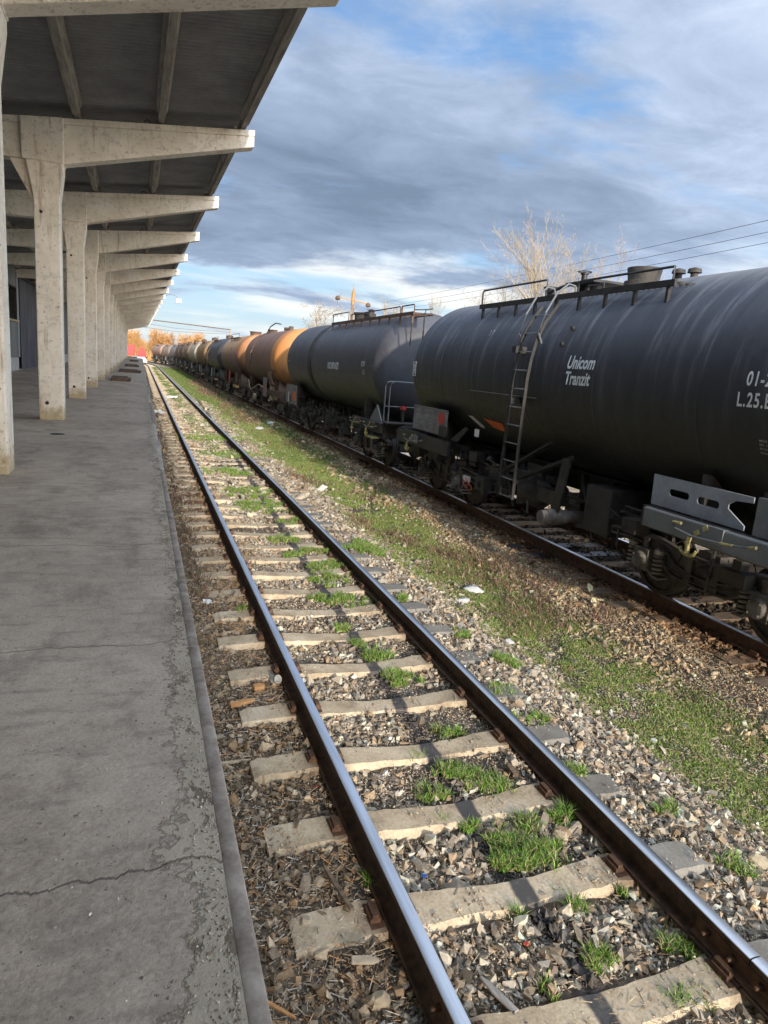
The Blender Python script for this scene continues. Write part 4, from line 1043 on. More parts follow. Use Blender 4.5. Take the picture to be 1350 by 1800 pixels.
# lettering on the tank
lettering('Unicom', .175, LET, w1, -1.02, 2.80, sx=.80, bold=.035, shear=.18)
lettering('Tranzit', .175, LET, w1, -1.02, 2.58, sx=.80, bold=.035, shear=.18)
lettering('01-25', .138, LET, w1, -4.17, 2.71, sx=.74, bold=.03, flow=1.15)
lettering('L.25.BU', .138, LET, w1, -4.09, 2.50, sx=.74, bold=.03, flow=1.15)
for i, tx in enumerate(('MEDIE MASA', 'REV. 12 ANI', 'PROBA HIDRO', 'TARA 21,6 t')): lettering(tx, .022, LETD, w1, -4.38, 2.17-i*.040, sx=1.1)
ab = [(4.84, 2.50), (4.84, 2.80), (4.70, 2.80), (4.70, 2.50)]
for (ya, za), (yb_, zb) in zip(ab, ab[1:]+ab[:1]):
    MB().bar((tanksurf(za)+.006-.012, ya, za), (tanksurf(zb)+.006-.012, yb_, zb), .012, .006).build('mark_outline', LET, w1)
lettering('A', .22, LET, w1, 4.83, 2.54, sx=.55, bold=.02)
# chalk scribbles
lettering('3 T', .09, LETD, w1, 1.75, 3.32, sx=1.0)
# red cable ends under the frame
rc = MB(); rc.box(-1.25, -1.22, 2.02, 2.28, .60, .70); rc.build('cable_box', WHT, w1)
MB().tube([(-1.24, 2.2, .66), (-1.26, 2.05, .60), (-1.24, 1.95, .54), (-1.26, 1.85, .50), (-1.25, 1.98, .44)], .014, 6).tube([(-1.25, 2.25, .62), (-1.27, 2.2, .52), (-1.25, 2.1, .50)], .012, 6).build('red_cable', REDT, w1)

# ------------------------------ second wagon
w2 = wagon_root(22.85, 'second tank wagon, black with a darker ring band and stencilled white words UNICOM TRANZIT')
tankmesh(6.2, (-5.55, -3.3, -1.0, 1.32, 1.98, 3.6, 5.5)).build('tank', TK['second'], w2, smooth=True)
MB().lathe([(1.35, TR+.002), (1.36, TR+.009), (1.93, TR+.009), (1.94, TR+.002)], (0, 0, TZ), 'y', 96, caps=False).build('ring_band', simple('matte_black_band', (.022, .022, .024), (.042, .041, .043), 6, .8), w2, smooth=True)
bogie(w2, -4.55); bogie(w2, 4.55)
underframe(w2, 6.45, 4.55, BLK2)
buffer(w2, 1, 7.0); buffer(w2, -1, -6.95)
walkway(w2, -7.0, .65, x0=-.96, x1=-.45, z=3.98, m_=BRN, rails=((-6.95, -6.1, .16), (-6.0, -1.6, .16), (.60, -1.3, .26)), posts=10)
for pr, y_, nm in (([(-.04, .34), (.18, .34), (.18, .38), (.24, .38), (.24, .01)], -.3, 'manway'), ([(-.04, .1), (.30, .1), (.30, .14), (.34, .01)], -1.0, 'valve'), ([(-.04, .1), (.24, .1), (.24, .14), (.28, .01)], .25, 'valve')): MB().lathe(pr, (-.1, y_, TZ+TR), 'z', 18).build(nm, BLK2, w2, smooth=True)
fittings(w2, -6.0, 5.5, 120, 8, BLK2)
# end ladder hoops and brake platform rails at the near end
for yy in (-7.05, -6.75):
    MB().tube([(-.70 if yy < -7 else -.9, yy, 3.2), (-.70 if yy < -7 else -.9, yy, 3.95), (-.68 if yy < -7 else -.86, yy, 4.06), (-.5, yy, 4.10)], .018, 6).build('ladder_handrail', BLK2, w2, smooth=True)
for yy in (-6.55, -6.88):
    MB().tube([(-1.38, yy, 1.28), (-1.38, yy, 2.18), (-1.34, yy, 2.27), (-1.25, yy, 2.30), (.9, yy, 2.30)], .017, 8).build('platform_rail', GRY, w2, smooth=True)
MB().tube([(-1.38, -6.6, 1.68), (.9, -6.6, 1.68)], .014, 6).tube([(-.2, -6.85, 1.28), (-.2, -6.85, 2.3)], .014, 6).build('mid_rail', GRY, w2)
MB().box(-1.40, 1.40, -6.95, -6.42, 1.265, 1.29).build('end_platform', BLK2, w2)
MB().box(-.95, -.90, -6.75, -6.65, 1.29, 1.62).build('red_lever', BLK2, w2); MB().box(-.98, -.87, -6.77, -6.63, 1.62, 1.70).box(-.60, -.48, -6.77, -6.63, 1.36, 1.46).build('lever_handle', REDP, w2)
MB().prism([(-5.2, 1.22), (-6.2, 1.22), (-5.75, 1.66)], 'x', -1.30, -1.27).build('gusset', GRY, w2)
hookset(w2, -4.3, grey=BRN); hookset(w2, -5.6, grey=BRN)
MB().box(-1.50, -1.28, -6.05, -5.55, .44, .48).box(-1.50, -1.46, -6.05, -6.02, .44, .80).box(-1.50, -1.46, -5.58, -5.55, .44, .80).build('foot_step', BRN, w2); MB().box(-1.52, -1.27, -6.07, -5.53, .80, .83).build('step_edge', YEL, w2)
lettering('UNICOM TRANZIT', .20, LET, w2, -.95, 2.47, sx=.62, bold=.03, flow=.86)
lettering('ICE 07', .13, LET, w2, -4.62, 2.62, sx=.62, bold=.02); lettering('6 3', .13, LET, w2, -4.75, 2.40, sx=.75, bold=.02)
lettering('1', .20, LET, w2, 5.30, 2.86, sx=.55, bold=.02, shear=.3); lettering('80/25 L', .09, LETD, w2, 5.35, 2.58, sx=1.1)
MB().bar((tanksurf(2.64)-.004, -5.6, 2.64), (tanksurf(2.64)-.004, -5.4, 2.64), .01, .01).build('weld_mark', STEEL, w2)
bd = MB().box(-1.46, -1.43, 3.55, 5.55, .95, 1.70).build('data_board', PLAC, w2)
MB().box(-1.466, -1.462, 3.62, 4.25, 1.10, 1.45).build('hazard_panel', ORG, bd); MB().box(-1.466, -1.462, 4.9, 5.05, 1.0, 1.4).build('white_label', WHT, bd)
MB().box(-1.468, -1.462, 4.5, 4.85, 1.02, 1.30).build('dark_panel', BLK, bd)

# ------------------------------ generic wagon for the rest of the train
def make_generic(hl, tm, fm, label, Yc, lad_y=None):
    w = wagon_root(Yc, label)
    tankmesh(hl, (-3.6, -1.2, 1.2, 3.6)).build('tank', tm, w, smooth=True)
    bogie(w, -3.95, fm, False); bogie(w, 3.95, fm, False)
    fittings(w, -5.2, 5.2, 60, 17, fm); underframe(w, 5.7, 3.95, fm); buffer(w, 1, 6.3, fm); buffer(w, -1, -6.3, fm)
    return w
w3 = make_generic(5.3, TK['brown'], BRN, 'brown tank wagon with a bright orange near end and a dark hanging pipe', 36.25)
# details of wagon three
MB().tube([(-.30, 2.6, 4.12), (-.9, 2.4, 3.90), (-1.28, 2.3, 3.42), (-1.50, 2.2, 2.9), (-1.52, 2.2, 1.4), (-1.50, 2.2, .55)], .045, 8).build('hanging_pipe', BRN, w3, smooth=True)
MB().tube([(-1.55, 2.2, 1.45), (-1.6, 1.6, 1.12), (-1.6, 1.0, .98), (-1.6, .2, 1.10), (-1.55, -1.2, 1.35), (-1.5, -2.2, 1.28)], .022, 7).build('loose_hose', STT, w3, smooth=True)
MB().tube([(-1.30, -4.1, 2.2), (-1.52, -4.3, 1.95), (-1.5, -4.7, 1.6), (-1.46, -4.9, 1.5)], .05, 8).tube([(-1.45, -3.9, 2.15), (-1.58, -4.2, 1.9), (-1.5, -4.5, 1.5)], .035, 8).build('rusty_hose', RUST, w3, smooth=True)
MB().box(-1.48, -1.44, -3.0, -2.1, .85, 1.75).build('data_board', PLAC, w3); MB().box(-1.486, -1.481, -2.7, -2.55, 1.0, 1.5).build('red_strip', REDP, w3)
MB().lathe([(0, .17), (.12, .17), (.15, .14), (.16, .01)], (-1.45, 1.1, .62), 'x', 16).build('lamp_cap', STT, w3)
MB().box(-1.35, -1.05, -3.9, -3.3, .75, 1.35).tube([(-1.3, -3.5, 1.3), (-1.4, -3.5, 1.55), (-1.4, -3.8, 1.65)], .04, 6).build('valve_box', STT, w3)
MB().tube([(-.6, 2.6, 4.0), (-.55, 1.8, 4.35), (-.5, .5, 4.5), (-.4, -.5, 4.42)], .03, 6).build('top_pipe', BRN, w3)
for pr, c3_ in (([(-.05, .24), (.24, .24), (.24, .28), (.28, .28), (.28, .01)], (-.3, 2.4, 3.95)), ([(-.05, .22), (.16, .22), (.18, .01)], (-.1, -.9, 4.1)), ([(-.05, .12), (.20, .12), (.22, .01)], (-.1, -1.6, 4.1))): MB().lathe(pr, c3_, 'z', 14).build('valve', BRN, w3, smooth=True)
w4 = make_generic(5.3, TK['orange'], BRN, 'orange and beige tank wagon with purple graffiti and a sooty belly', 48.95)
PUR = simple('graffiti_purple', (.16, .10, .34), (.30, .22, .50), 6, .7); BLUG = simple('graffiti_blue', (.08, .12, .30), (.16, .22, .40), 6, .7)
for (ya, za, pts) in ((-4.4, 2.6, 7), (-3.9, 2.1, 6)):
    q = random.Random(int(za*10))
    for i in range(pts): stick('graffiti', [(ya+i*.09, za+q.uniform(-.3, .3)), (ya+i*.09+.06, za-q.uniform(.3, .7)), (ya+i*.09+.13, za-q.uniform(.2, .5)), (ya+i*.09+.09, za+q.uniform(0, .35))], PUR, w4, .006)
lettering('TANK', .85, BLUG, w4, -.6, 2.35, sx=.7, bold=.03); lettering('OIL', .55, BLUG, w4, 3.4, 2.5, sx=.7, bold=.03)
MB().box(-1.50, -1.46, -5.2, -4.0, 1.05, 1.65).build('side_plate', RUST, w4); MB().box(-1.52, -1.3, -4.7, -3.4, .72, .86).build('orange_step', ORB, w4)
MB().box(-1.48, -1.45, -1.2, -.7, .9, 1.7).build('data_board', REDP, w4)
walkway(w4, -2.2, 2.2, rails=((-2.1, 2.1, .22),), posts=6, m_=BRN); MB().lathe([(-.05, .35), (.35, .35), (.35, .40), (.40, .40), (.40, .01)], (-.1, -2.9, 3.92), 'z', 16).build('manway', BRN, w4, smooth=True)
gen = make_generic(5.3, TK['black'], BLK2, 'black tank wagon beyond the orange one, with an ochre one after it', 61.65)
walkway(gen, -1.8, 1.8, rails=((-1.7, 1.7, .22),), posts=5, m_=BRN); MB().lathe([(-.05, .3), (.25, .3), (.25, .34), (.30, .01)], (0, -.6, 4.1), 'z', 14).build('manway', BRN, gen, smooth=True)
ladp = MB()
for y in (2.4, 2.8): ladp.bar((-1.56, y, .7), (-1.56, y, 2.7), .05, .02, (0, 1, 0)); ladp.bar((-1.56, y, 2.7), (-1.1, y, 3.8), .05, .02, (0, 1, 0))
for i in range(8): ladp.bar((-1.56, 2.4, .8+i*.26), (-1.56, 2.8, .8+i*.26), .02, .02)
ladp.build('ladder', BRN, gen)
MB().box(-1.48, -1.45, -3.4, -2.8, .9, 1.7).build('data_board', PLAC, gen); MB().box(-1.50, -1.47, -1.4, -1.0, .9, 1.6).build('white_board', STW, gen); MB().box(-1.52, -1.3, -4.4, -3.6, .68, .80).build('foot_step', ORB, gen)
index_children()
rest = [(74.35, 'ochre', 'yellow ochre tank wagon streaked with rust beyond the black one'), (87.05, 'cream', 'cream coloured tank wagon, the palest in the train'),
        (99.75, 'tan', 'tan tank wagon with rusty streaks just past the cream one'), (112.45, 'umber', 'dark umber tank wagon with a yellowish diagonal streak far down the train'),
        (125.15, 'maroon', 'dark maroon brown tank wagon where the train starts to curve'), (137.85, 'grey', 'grey brown tank wagon on the curve, third from the end'),
        (150.55, 'rustgrey', 'rusty grey tank wagon on the curve, second from the end'), (163.25, 'rust', 'last tank wagon in the row with a rusty top over a grey belly')]
for Yc, kk, lb in rest:
    c_ = copy_tree(gen, skip=('brake_rigging',))
    x, y, t = curve_pt(7.16, Yc); c_.location = (x, y, 0); c_.rotation_euler = (0, 0, t)
    tag(c_, lb, 'tank wagon', 'tank wagons in the train on the second track')
    for ch in bpy.data.objects:
        if ch.parent is c_ and ch.name.startswith('tank'):
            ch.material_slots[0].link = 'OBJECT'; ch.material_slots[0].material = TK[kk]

# ================================================================== BARE TREES
def tree_proto(seed, H, r0, spread=.5, levels=4, upright=.35, twigs=9, forks=1, tmin=.007):
    q = random.Random(seed); trunk = MB(); crown = MB()
    def branch(p, d, length, r, lev, mb):
        n = 5 if lev < 2 else 3; pts = [p.copy()]; dd = d.copy()
        for i in range(n):
            dd = (dd + Vector((q.uniform(-1, 1), q.uniform(-1, 1), q.uniform(-.4, 1)))*(.07+.05*lev) + Vector((0, 0, .05*lev*upright))).normalized()
            pts.append(pts[-1] + dd*length/n)
        mb.tube(pts, r, 7 if lev == 0 else (5 if lev == 1 else 3), caps=False, r1=r*(.35 if lev < levels else .5))
        if lev >= levels: return
        k = twigs if lev == 0 else (6 if lev == 1 else (4 if lev == 2 else 3))
        for i in range(k):
            f = q.uniform(.22 if lev == 0 else .15, 1.0); idx = min(int(f*n), n-1); pp = pts[idx].lerp(pts[idx+1], f*n-idx)
            a = q.uniform(0, 2*PI); base = (pts[idx+1]-pts[idx]).normalized()
            side = base.cross(Vector((math.cos(a), math.sin(a), .2))).normalized()
            nd = (base*(.75+upright*.3) + side*spread*q.uniform(.7, 1.3)*1.1 + Vector((0, 0, upright*.5))).normalized()
            rr_ = r*(1-.6*f)*.55
            branch(pp, nd, length*q.uniform(.36, .56)*(1-.45*f if lev == 0 else .95), max(rr_, tmin), lev+1, crown)
    for i in range(forks):
        d = Vector((q.uniform(-.16, .16)*(forks > 1)*2, q.uniform(-.1, .1)*(forks > 1), 1)).normalized()
        branch(Vector((.25*i*(forks > 1), 0, -.3)), d, H*(.93 if i else 1), r0*(1 if i == 0 else .8), 0, trunk)
    zt = sorted(v[2] for v in crown.v)[-30]
    k_ = H/zt
    for mb in (trunk, crown): mb.v = [(x*k_, y*k_, z*k_) for x, y, z in mb.v]
    return trunk, crown
def make_tree(name, seed, H, r0, loc, label, tm=None, cm=None, rz=0, group=None, wide=1.0, **k):
    t = empty(name, loc, rz, label=label, cat='tree', group=group)
    a, c_ = tree_proto(seed, H, r0, **k)
    a.build('trunk', tm or BARK, t); c_.build('crown', cm or TWIG, t); t.scale = (wide, wide, 1)
    return t
make_tree('bare_tree', 3, 14.4, .20, (29.3, 45, -.3), 'tall bare tree with upright branches rising behind the nearest walkway', spread=.62, upright=.50, twigs=19, forks=4, tmin=.008, wide=1.25)
make_tree('bare_tree', 8, 12.0, .12, (32.6, 44, -.3), 'smaller bare tree between the tall bare tree and the manway dome', spread=.6, upright=.25, twigs=14, forks=3, tmin=.008, wide=1.35)
make_tree('bare_tree', 21, 10.3, .14, (17.0, 72, -.3), 'lone bare tree left of the yellow mast', spread=.85, upright=.12, twigs=12, tmin=.018, wide=1.25)
make_tree('bare_tree', 15, 11.3, .12, (27.2, 70, -.3), 'bare tree with thin upright shoots above the second wagon walkway', spread=.40, upright=.6, twigs=14, forks=3, tmin=.014)
make_tree('bare_tree', 33, 11.0, .12, (24.2, 47, -.3), 'low bare tree crown at the left foot of the tall bare tree', spread=.7, upright=.2, twigs=13, forks=2, tmin=.008, wide=1.3)
make_tree('bare_tree', 41, 13.6, .14, (47.6, 44, -.3), 'bare twigs just showing over the tank at the picture edge', spread=.6, upright=.4, twigs=12, forks=2)
make_tree('bare_tree', 52, 9.0, .12, (20.5, 92, -.3), 'faint small bare tree over the brown wagon', spread=.6, upright=.3, twigs=10, forks=2, tmin=.02)
# sunlit thicket at the end of the yard
pt = [make_tree('thicket_tree', 60+i, [9.5, 7.5, 11.5][i], .16, (0, 0, -.3), 'dry tree in the orange sunlit thicket at the end of the yard', TWGO, TWGO, spread=.8, upright=.12, twigs=22, levels=4, forks=3, tmin=.03, group='sunlit trees closing the far end of the yard') for i in range(3)]
index_children()
q = random.Random(5); first = [True]*3
spots = []
for i in range(64):
    spots.append((q.uniform(-26, 62), q.uniform(205, 262), q.uniform(.42, .68)))
spots += [(4.2, 214, 1.0), (6.2, 220, .95), (15.2, 212, 1.0), (13.5, 216, .92), (17.5, 222, .85), (-3, 208, .9), (-5, 215, .9), (-1.2, 205, .8)]
for i, (x, y, s_) in enumerate(spots):
    kx = q.randrange(3) if i < 64 else 0
    if first[kx]: o = pt[kx]; first[kx] = False
    else:
        o = copy_tree(pt[kx]); tag(o, 'dry tree in the orange sunlit thicket at the end of the yard', 'tree', 'sunlit trees closing the far end of the yard')
    o.location = (x, y, -.3); o.rotation_euler = (0, 0, q.uniform(0, 6)); o.scale = (s_*1.15, s_*1.15, s_)
# low scrub beneath them
def scrub(name, n, x0, x1, y0, y1, h0, h1, m_, cols):
    P = np.stack([rs.uniform(x0, x1, n), rs.uniform(y0, y1, n)], 1); z = gheight(P[:, 0], P[:, 1])
    h = rs.uniform(h0, h1, n)*rs.uniform(.3, 1, n); a = rs.uniform(0, 2*PI, n); w = rs.uniform(.02, .07, n); lx = rs.normal(0, .35, n)*h; ly = rs.normal(0, .35, n)*h
    zb = z + rs.uniform(0, 1, n)*h*1.2
    v = np.zeros((n, 3, 3)); v[:, 0] = np.stack([P[:, 0]-np.cos(a)*w, P[:, 1]-np.sin(a)*w, zb], 1); v[:, 1] = np.stack([P[:, 0]+np.cos(a)*w, P[:, 1]+np.sin(a)*w, zb], 1); v[:, 2] = np.stack([P[:, 0]+lx, P[:, 1]+ly, zb+h], 1)
    tint = np.repeat(np.array(cols)[rs.randint(0, len(cols), n)]*rs.uniform(.7, 1.2, (n, 1)), 3, 0)
    me = np_mesh(name, v.reshape(-1, 3), np.arange(n*3).reshape(-1, 3), False, tint); me.materials.append(m_)
    o = bpy.data.objects.new(name, me); COL.objects.link(o); return o
o = scrub('undergrowth', 26000, -30, 75, 196, 216, .8, 2.4, LEAF, [(.52, .28, .10), (.60, .36, .15), (.38, .22, .10)]); tag(o, 'dry sun-orange undergrowth below the far trees', 'undergrowth', kind='stuff')  # scrub tints carry the same low-sun orange as the thicket

# ================================================================== MAST, WIRES, GANTRY, FAR VEHICLES
ms = empty('lighting_mast', (17.6, 60, -.3), 0, label='yellow mast with a cross arm and two hanging lamps behind the second wagon', cat='mast')
b = MB(); H = 9.35
for sx in (-1, 1):
    for sy in (-1, 1): b.bar((sx*.14, sy*.14, 0), (sx*.085, sy*.085, H), .045, .045)
n = 16
for i in range(n):
    z0, z1 = H*i/n, H*(i+1)/n; w0 = .14-.055*i/n; w1_ = .14-.055*(i+1)/n
    for s_ in ((-1, -1, 1, -1), (-1, 1, 1, 1), (-1, -1, -1, 1), (1, -1, 1, 1)):
        b.bar((s_[0]*w0, s_[1]*w0, z0), (s_[2]*w1_, s_[3]*w1_, z1), .035, .035)
b.build('lattice_column', MASTY, ms)
MB().box(-.10, .10, -.10, .10, 8.2, 9.3).build('mast_head', MASTY, ms); MB().lathe([(0, .10), (.25, .08), (.5, .03), (.75, .01)], (0, 0, 9.3), 'z', 8).build('finial', MASTY, ms)
MB().bar((-1.35, 0, 8.72), (1.40, 0, 8.42), .07, .09).build('cross_arm', MASTY, ms)
for x, z in ((-1.40, 8.72), (1.42, 8.40)):
    MB().lathe([(0, .04), (-.08, .18), (-.25, .24), (-.36, .18), (-.40, .02)], (x, 0, z+.12), 'z', 12).build('lamp', BRN, ms); MB().tube([(x, 0, z-.3), (x+.03, 0, z-.7)], .02, 5).build('lamp_hook', BRN, ms)
def wire(p, q_, sag, r, label, n=22, cat='wire', group='overhead wires'):
    p, q_ = Vector(p), Vector(q_); pts = []
    for i in range(n+1):
        t = i/n; v_ = p.lerp(q_, t); v_.z -= sag*4*t*(1-t); pts.append(v_)
    o = MB().tube([v_-p for v_ in pts], r, 5).build('overhead_wire', WIRE, None); o.location = p
    tag(o, label, cat, group)
wire((40.6, 12, 15.2), (43.6, 128, 15.0), .5, .020, 'highest of the three thin wires over the near tank')
wire((40.9, 12, 14.5), (44.2, 128, 14.3), .5, .020, 'middle one of the three thin wires over the near tank')
wire((41.2, 12, 13.9), (44.8, 128, 13.6), .5, .020, 'lowest of the three thin wires over the near tank')
pole = empty('wire_pole', (44.0, 128, -.3), 0, label='pole far behind the wagons carrying the three thin wires', cat='pole')
MB().lathe([(0, .16), (15.5, .10), (15.55, .02)], (0, 0, 0), 'z', 10).build('shaft', BARK, pole)
for z_, xa in ((15.22, -.4), (14.52, .2), (13.82, .8)): MB().box(min(0, xa)-.05, max(0, xa)+.05, -.05, .05, z_-.05, z_+.05).build('arm', BARK, pole)
gt = empty('gantry', (1.0, 110, -.3), 0, label='thin horizontal gantry beam ending in a short post above the far wagons', cat='gantry')
MB().bar((-.5, 0, 7.38), (12.0, 0, 6.98), .14, .14).build('beam', BRN, gt)
MB().bar((11.95, 0, 0), (11.95, 0, 6.98), .12, .12).build('post', MASTY, gt)
MB().tube([(-.5, .2, 6.8), (4, .2, 6.45), (12.0, .2, 6.55)], .02, 4).tube([(-.5, .2, 6.2), (4, .2, 6.0), (12.0, .2, 6.3)], .02, 4).build('tie_wire', WIRE, gt)
# red hopper wagons and a white car beyond the platform end
def hopper(x, y, label, hood=False):
    t = empty('red_wagon', (x, y, 0), .0, label=label, cat='wagon', group='red wagons at the end of the platform')
    if hood: MB().prism([(-.95, .9), (.95, .9), (1.0, 1.6), (.45, 3.1), (-.1, 3.3), (-.85, 1.9)], 'y', -4, 4).build('body', REDP, t, bevel=.04)
    else: MB().prism([(-.9, 1.3), (.9, 1.3), (1.1, 3.5), (-1.1, 3.5)], 'y', -4, 4).build('body', REDP, t, bevel=.04)
    MB().box(-1.2, 1.2, -4.4, 4.4, .8, 1.05).build('underframe', BLK2, t)
    for yy in (-2.6, 2.6):
        for sx in (-1, 1): MB().lathe([(-.06*sx, .02), (-.06*sx, .45), (.06*sx, .45), (.06*sx, .02)], (sx*.78, yy, .45), 'x', 16).build('wheel', WHEEL, t)
hopper(-2.2, 158, 'red box shaped wagon seen at the end of the canopy columns'); hopper(.15, 172, 'red hooded wagon left of the last tank wagon', True)
car = empty('parked_car', (-.6, 149, -.2), .5, label='white parked car beyond the end of the platform', cat='car')
MB().prism([(-2.2, .35), (2.2, .35), (2.25, .75), (1.5, .92), (.7, 1.42), (-1.2, 1.45), (-1.95, .98), (-2.25, .85)], 'x', -.85, .85).build('body', CARW, car, bevel=.05)
for sx in (-1, 1): MB().prism([(1.35, .95), (.65, 1.36), (-1.1, 1.38), (-1.7, .98)], 'x', sx*.852, sx*.87).build('side_window', GLASS, car)
for y_ in (-1.35, 1.35):
    for sx in (-1, 1): MB().lathe([(-.10, .02), (-.10, .31), (.10, .31), (.10, .02)], (sx*.78, y_, .31), 'x', 16).build('wheel', RUB, car)

# ================================================================== LOOSE STONES
def inview(x, y, z, mg):
    d = np.stack([x, y, z-CH], 1)
    f_ = d@np.array(fw); a = d@np.array(r2); b_ = d@np.array(u2)
    f1 = 1193.34
    return (f_ > .2) & (np.abs(a) < (675/f1)*f_+mg) & (np.abs(b_) < (900/f1)*f_+mg)
ph = []
import bmesh
for i in range(30):
    q = random.Random(i+100); bm = bmesh.new()
    ex = (q.uniform(.80, 1.45), q.uniform(.55, .95), q.uniform(.30, .68))
    for j in range(8):
        c3 = ((j & 1)*2-1, (j >> 1 & 1)*2-1, (j >> 2 & 1)*2-1)
        v_ = Vector([c3[a_]*q.uniform(.12, 1.0) for a_ in range(3)]); bm.verts.new((v_.x*ex[0], v_.y*ex[1], v_.z*ex[2]))
    r_ = bmesh.ops.convex_hull(bm, input=bm.verts)
    for v_ in [v_ for v_ in bm.verts if not v_.link_faces]: bm.verts.remove(v_)
    bmesh.ops.triangulate(bm, faces=bm.faces)
    bm.verts.index_update()
    ph.append((np.array([v_.co[:] for v_ in bm.verts]), np.array([[v_.index for v_ in f_.verts] for f_ in bm.faces]))); bm.free()
def stones(name, P, size, tint, lift=.16, tilt=.6):
    n = len(P); kind = rs.randint(0, len(ph), n); V = []; F = []; T = []; off = 0
    for k_ in range(len(ph)):
        idx = np.where(kind == k_)[0]
        if not len(idx): continue
        pv, pf = ph[k_]; m_ = len(idx)
        a = rs.uniform(0, 2*PI, m_); b_ = rs.normal(0, tilt, m_); c_ = rs.normal(0, tilt, m_)
        ca, sa, cb, sb, cc, sc = np.cos(a), np.sin(a), np.cos(b_), np.sin(b_), np.cos(c_), np.sin(c_)
        Rm = np.zeros((m_, 3, 3))
        Rm[:, 0, 0] = ca*cb; Rm[:, 0, 1] = ca*sb*sc-sa*cc; Rm[:, 0, 2] = ca*sb*cc+sa*sc
        Rm[:, 1, 0] = sa*cb; Rm[:, 1, 1] = sa*sb*sc+ca*cc; Rm[:, 1, 2] = sa*sb*cc-ca*sc
        Rm[:, 2, 0] = -sb; Rm[:, 2, 1] = cb*sc; Rm[:, 2, 2] = cb*cc
        v_ = np.einsum('nij,kj->nki', Rm, pv)*size[idx][:, None, None]*.5
        v_ += P[idx][:, None, :]; v_[:, :, 2] += (size[idx]*lift)[:, None]
        F.append((pf[None, :, :]+(np.arange(m_)*len(pv))[:, None, None]+off).reshape(-1, 3)); V.append(v_.reshape(-1, 3)); T.append(np.repeat(tint[idx], len(pv), 0)); off += m_*len(pv)
    me = np_mesh(name, np.concatenate(V), np.concatenate(F), False, np.concatenate(T)); me.materials.append(STONE)
    o = bpy.data.objects.new(name, me); COL.objects.link(o); return o
def scatter(n, x0, x1, y0, y1, dens, power=1.0):
    """points denser near the camera; dens(x,y) in 0..1"""
    u = rs.rand(n); y = y0+(y1-y0)*u**power; x = rs.uniform(x0, x1, n)
    k_ = rs.rand(n) < dens(x, y); x, y = x[k_], y[k_]; z = gheight(x, y)
    k_ = inview(x, y, z, .8); return np.stack([x[k_], y[k_], z[k_]], 1)
def on_sleeper(x, y):
    s_ = (y-2.03)/.735; return (np.abs(s_-np.round(s_)) < .185) & (np.abs(x-2.0) < 1.25) & (y < 11)
def d_near(x, y):
    d = np.where((x > 1.28) & (x < 2.72), .92*sstep(.36, .56, fnoise(x, y+3, 1.7)) + .08, 0)
    d = np.where(x <= 1.22, .32+.5*sstep(.5, .7, fnoise(x+9, y, 1.1)), d)
    d = np.where((x > 2.80) & (x < 3.95), .98, d)
    d = np.where((x >= 3.95) & (x < 4.9), .08+.5*(1-sstep(3.9, 4.25, x)), d)
    d = np.where((x >= 4.9) & (x < 6.1), .85*sstep(.25, .5, fnoise(x+3, y, .9))*sstep(4.8, 5.2, x+.3*fnoise(x, y, 1.7)), d)
    d = np.where(x >= 6.1, .55, d)
    d = d*(1-.55*grassmask(x, y))*(1-.6*weedmask(x, y))
    return np.where(on_sleeper(x, y), d*.03, d)
def stone_tint(P):
    n = len(P); x, y = P[:, 0], P[:, 1]
    cols = np.array([(.30, .275, .235), (.40, .365, .31), (.23, .21, .185), (.33, .27, .205), (.29, .28, .265), (.45, .41, .34), (.18, .165, .145), (.35, .27, .19), (.50, .47, .42), (.26, .22, .175)])
    t = cols[rs.randint(0, len(cols), n)]*rs.uniform(.6, 1.2, (n, 1))
    t = np.where((x < 1.25)[:, None], t*np.array([.82, .76, .68]), t)
    tan = ((x > 4.85) & (x < 6.0))[:, None]; t = np.where(tan, t*np.array([1.12, 1.0, .84]), t)
    sh = ((x > 5.95) & (x < 6.35))[:, None]; t = np.where(sh, t*np.array([.62, .48, .38]), t)
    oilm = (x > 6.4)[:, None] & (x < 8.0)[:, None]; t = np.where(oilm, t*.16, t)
    # oil line dripped between the near rails
    ol = np.exp(-((x-1.93-.032*y+.03*np.sin(y*2.3))/.07)**4)*(fnoise(x*3, y*3, 1.0) > .25); t = t*(1-.85*ol[:, None])+np.array([.03, .034, .045])*ol[:, None]*.7
    return np.clip(t*np.array([1.28, 1.19, 1.06]), 0, .58)
def sizes(n, a, b_): return a*np.exp(rs.normal(0, .45, n))+b_*rs.rand(n)**4
P = scatter(190000, .34, 9.2, .9, 13.5, d_near, 1.35)
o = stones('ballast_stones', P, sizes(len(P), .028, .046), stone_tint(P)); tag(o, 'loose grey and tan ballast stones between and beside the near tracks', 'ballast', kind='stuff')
P = scatter(110000, .34, 9.2, 13.5, 44, lambda x, y: np.clip(d_near(x, y)*.9, 0, 1), 1.4)
o = stones('distant_ballast', P, sizes(len(P), .055, .05), stone_tint(P)); tag(o, 'ballast stones further along between the tracks', 'ballast', kind='stuff')
# rounded dark pebbles heaped at the near left
P = scatter(5200, .42, 1.22, 1.3, 2.75, lambda x, y: sstep(.9, 1.25, (2.75-y)*.8+x*.55))
t_ = np.array([(.16, .15, .135), (.22, .20, .17), (.30, .26, .20), (.24, .23, .22), (.40, .35, .27)])[rs.randint(0, 5, len(P))]
o = stones('pebbles', P, rs.uniform(.028, .055, len(P)), t_, .45, .35); tag(o, 'rounded dark pebbles heaped between the edge angle and the left rail', 'pebbles', kind='stuff')
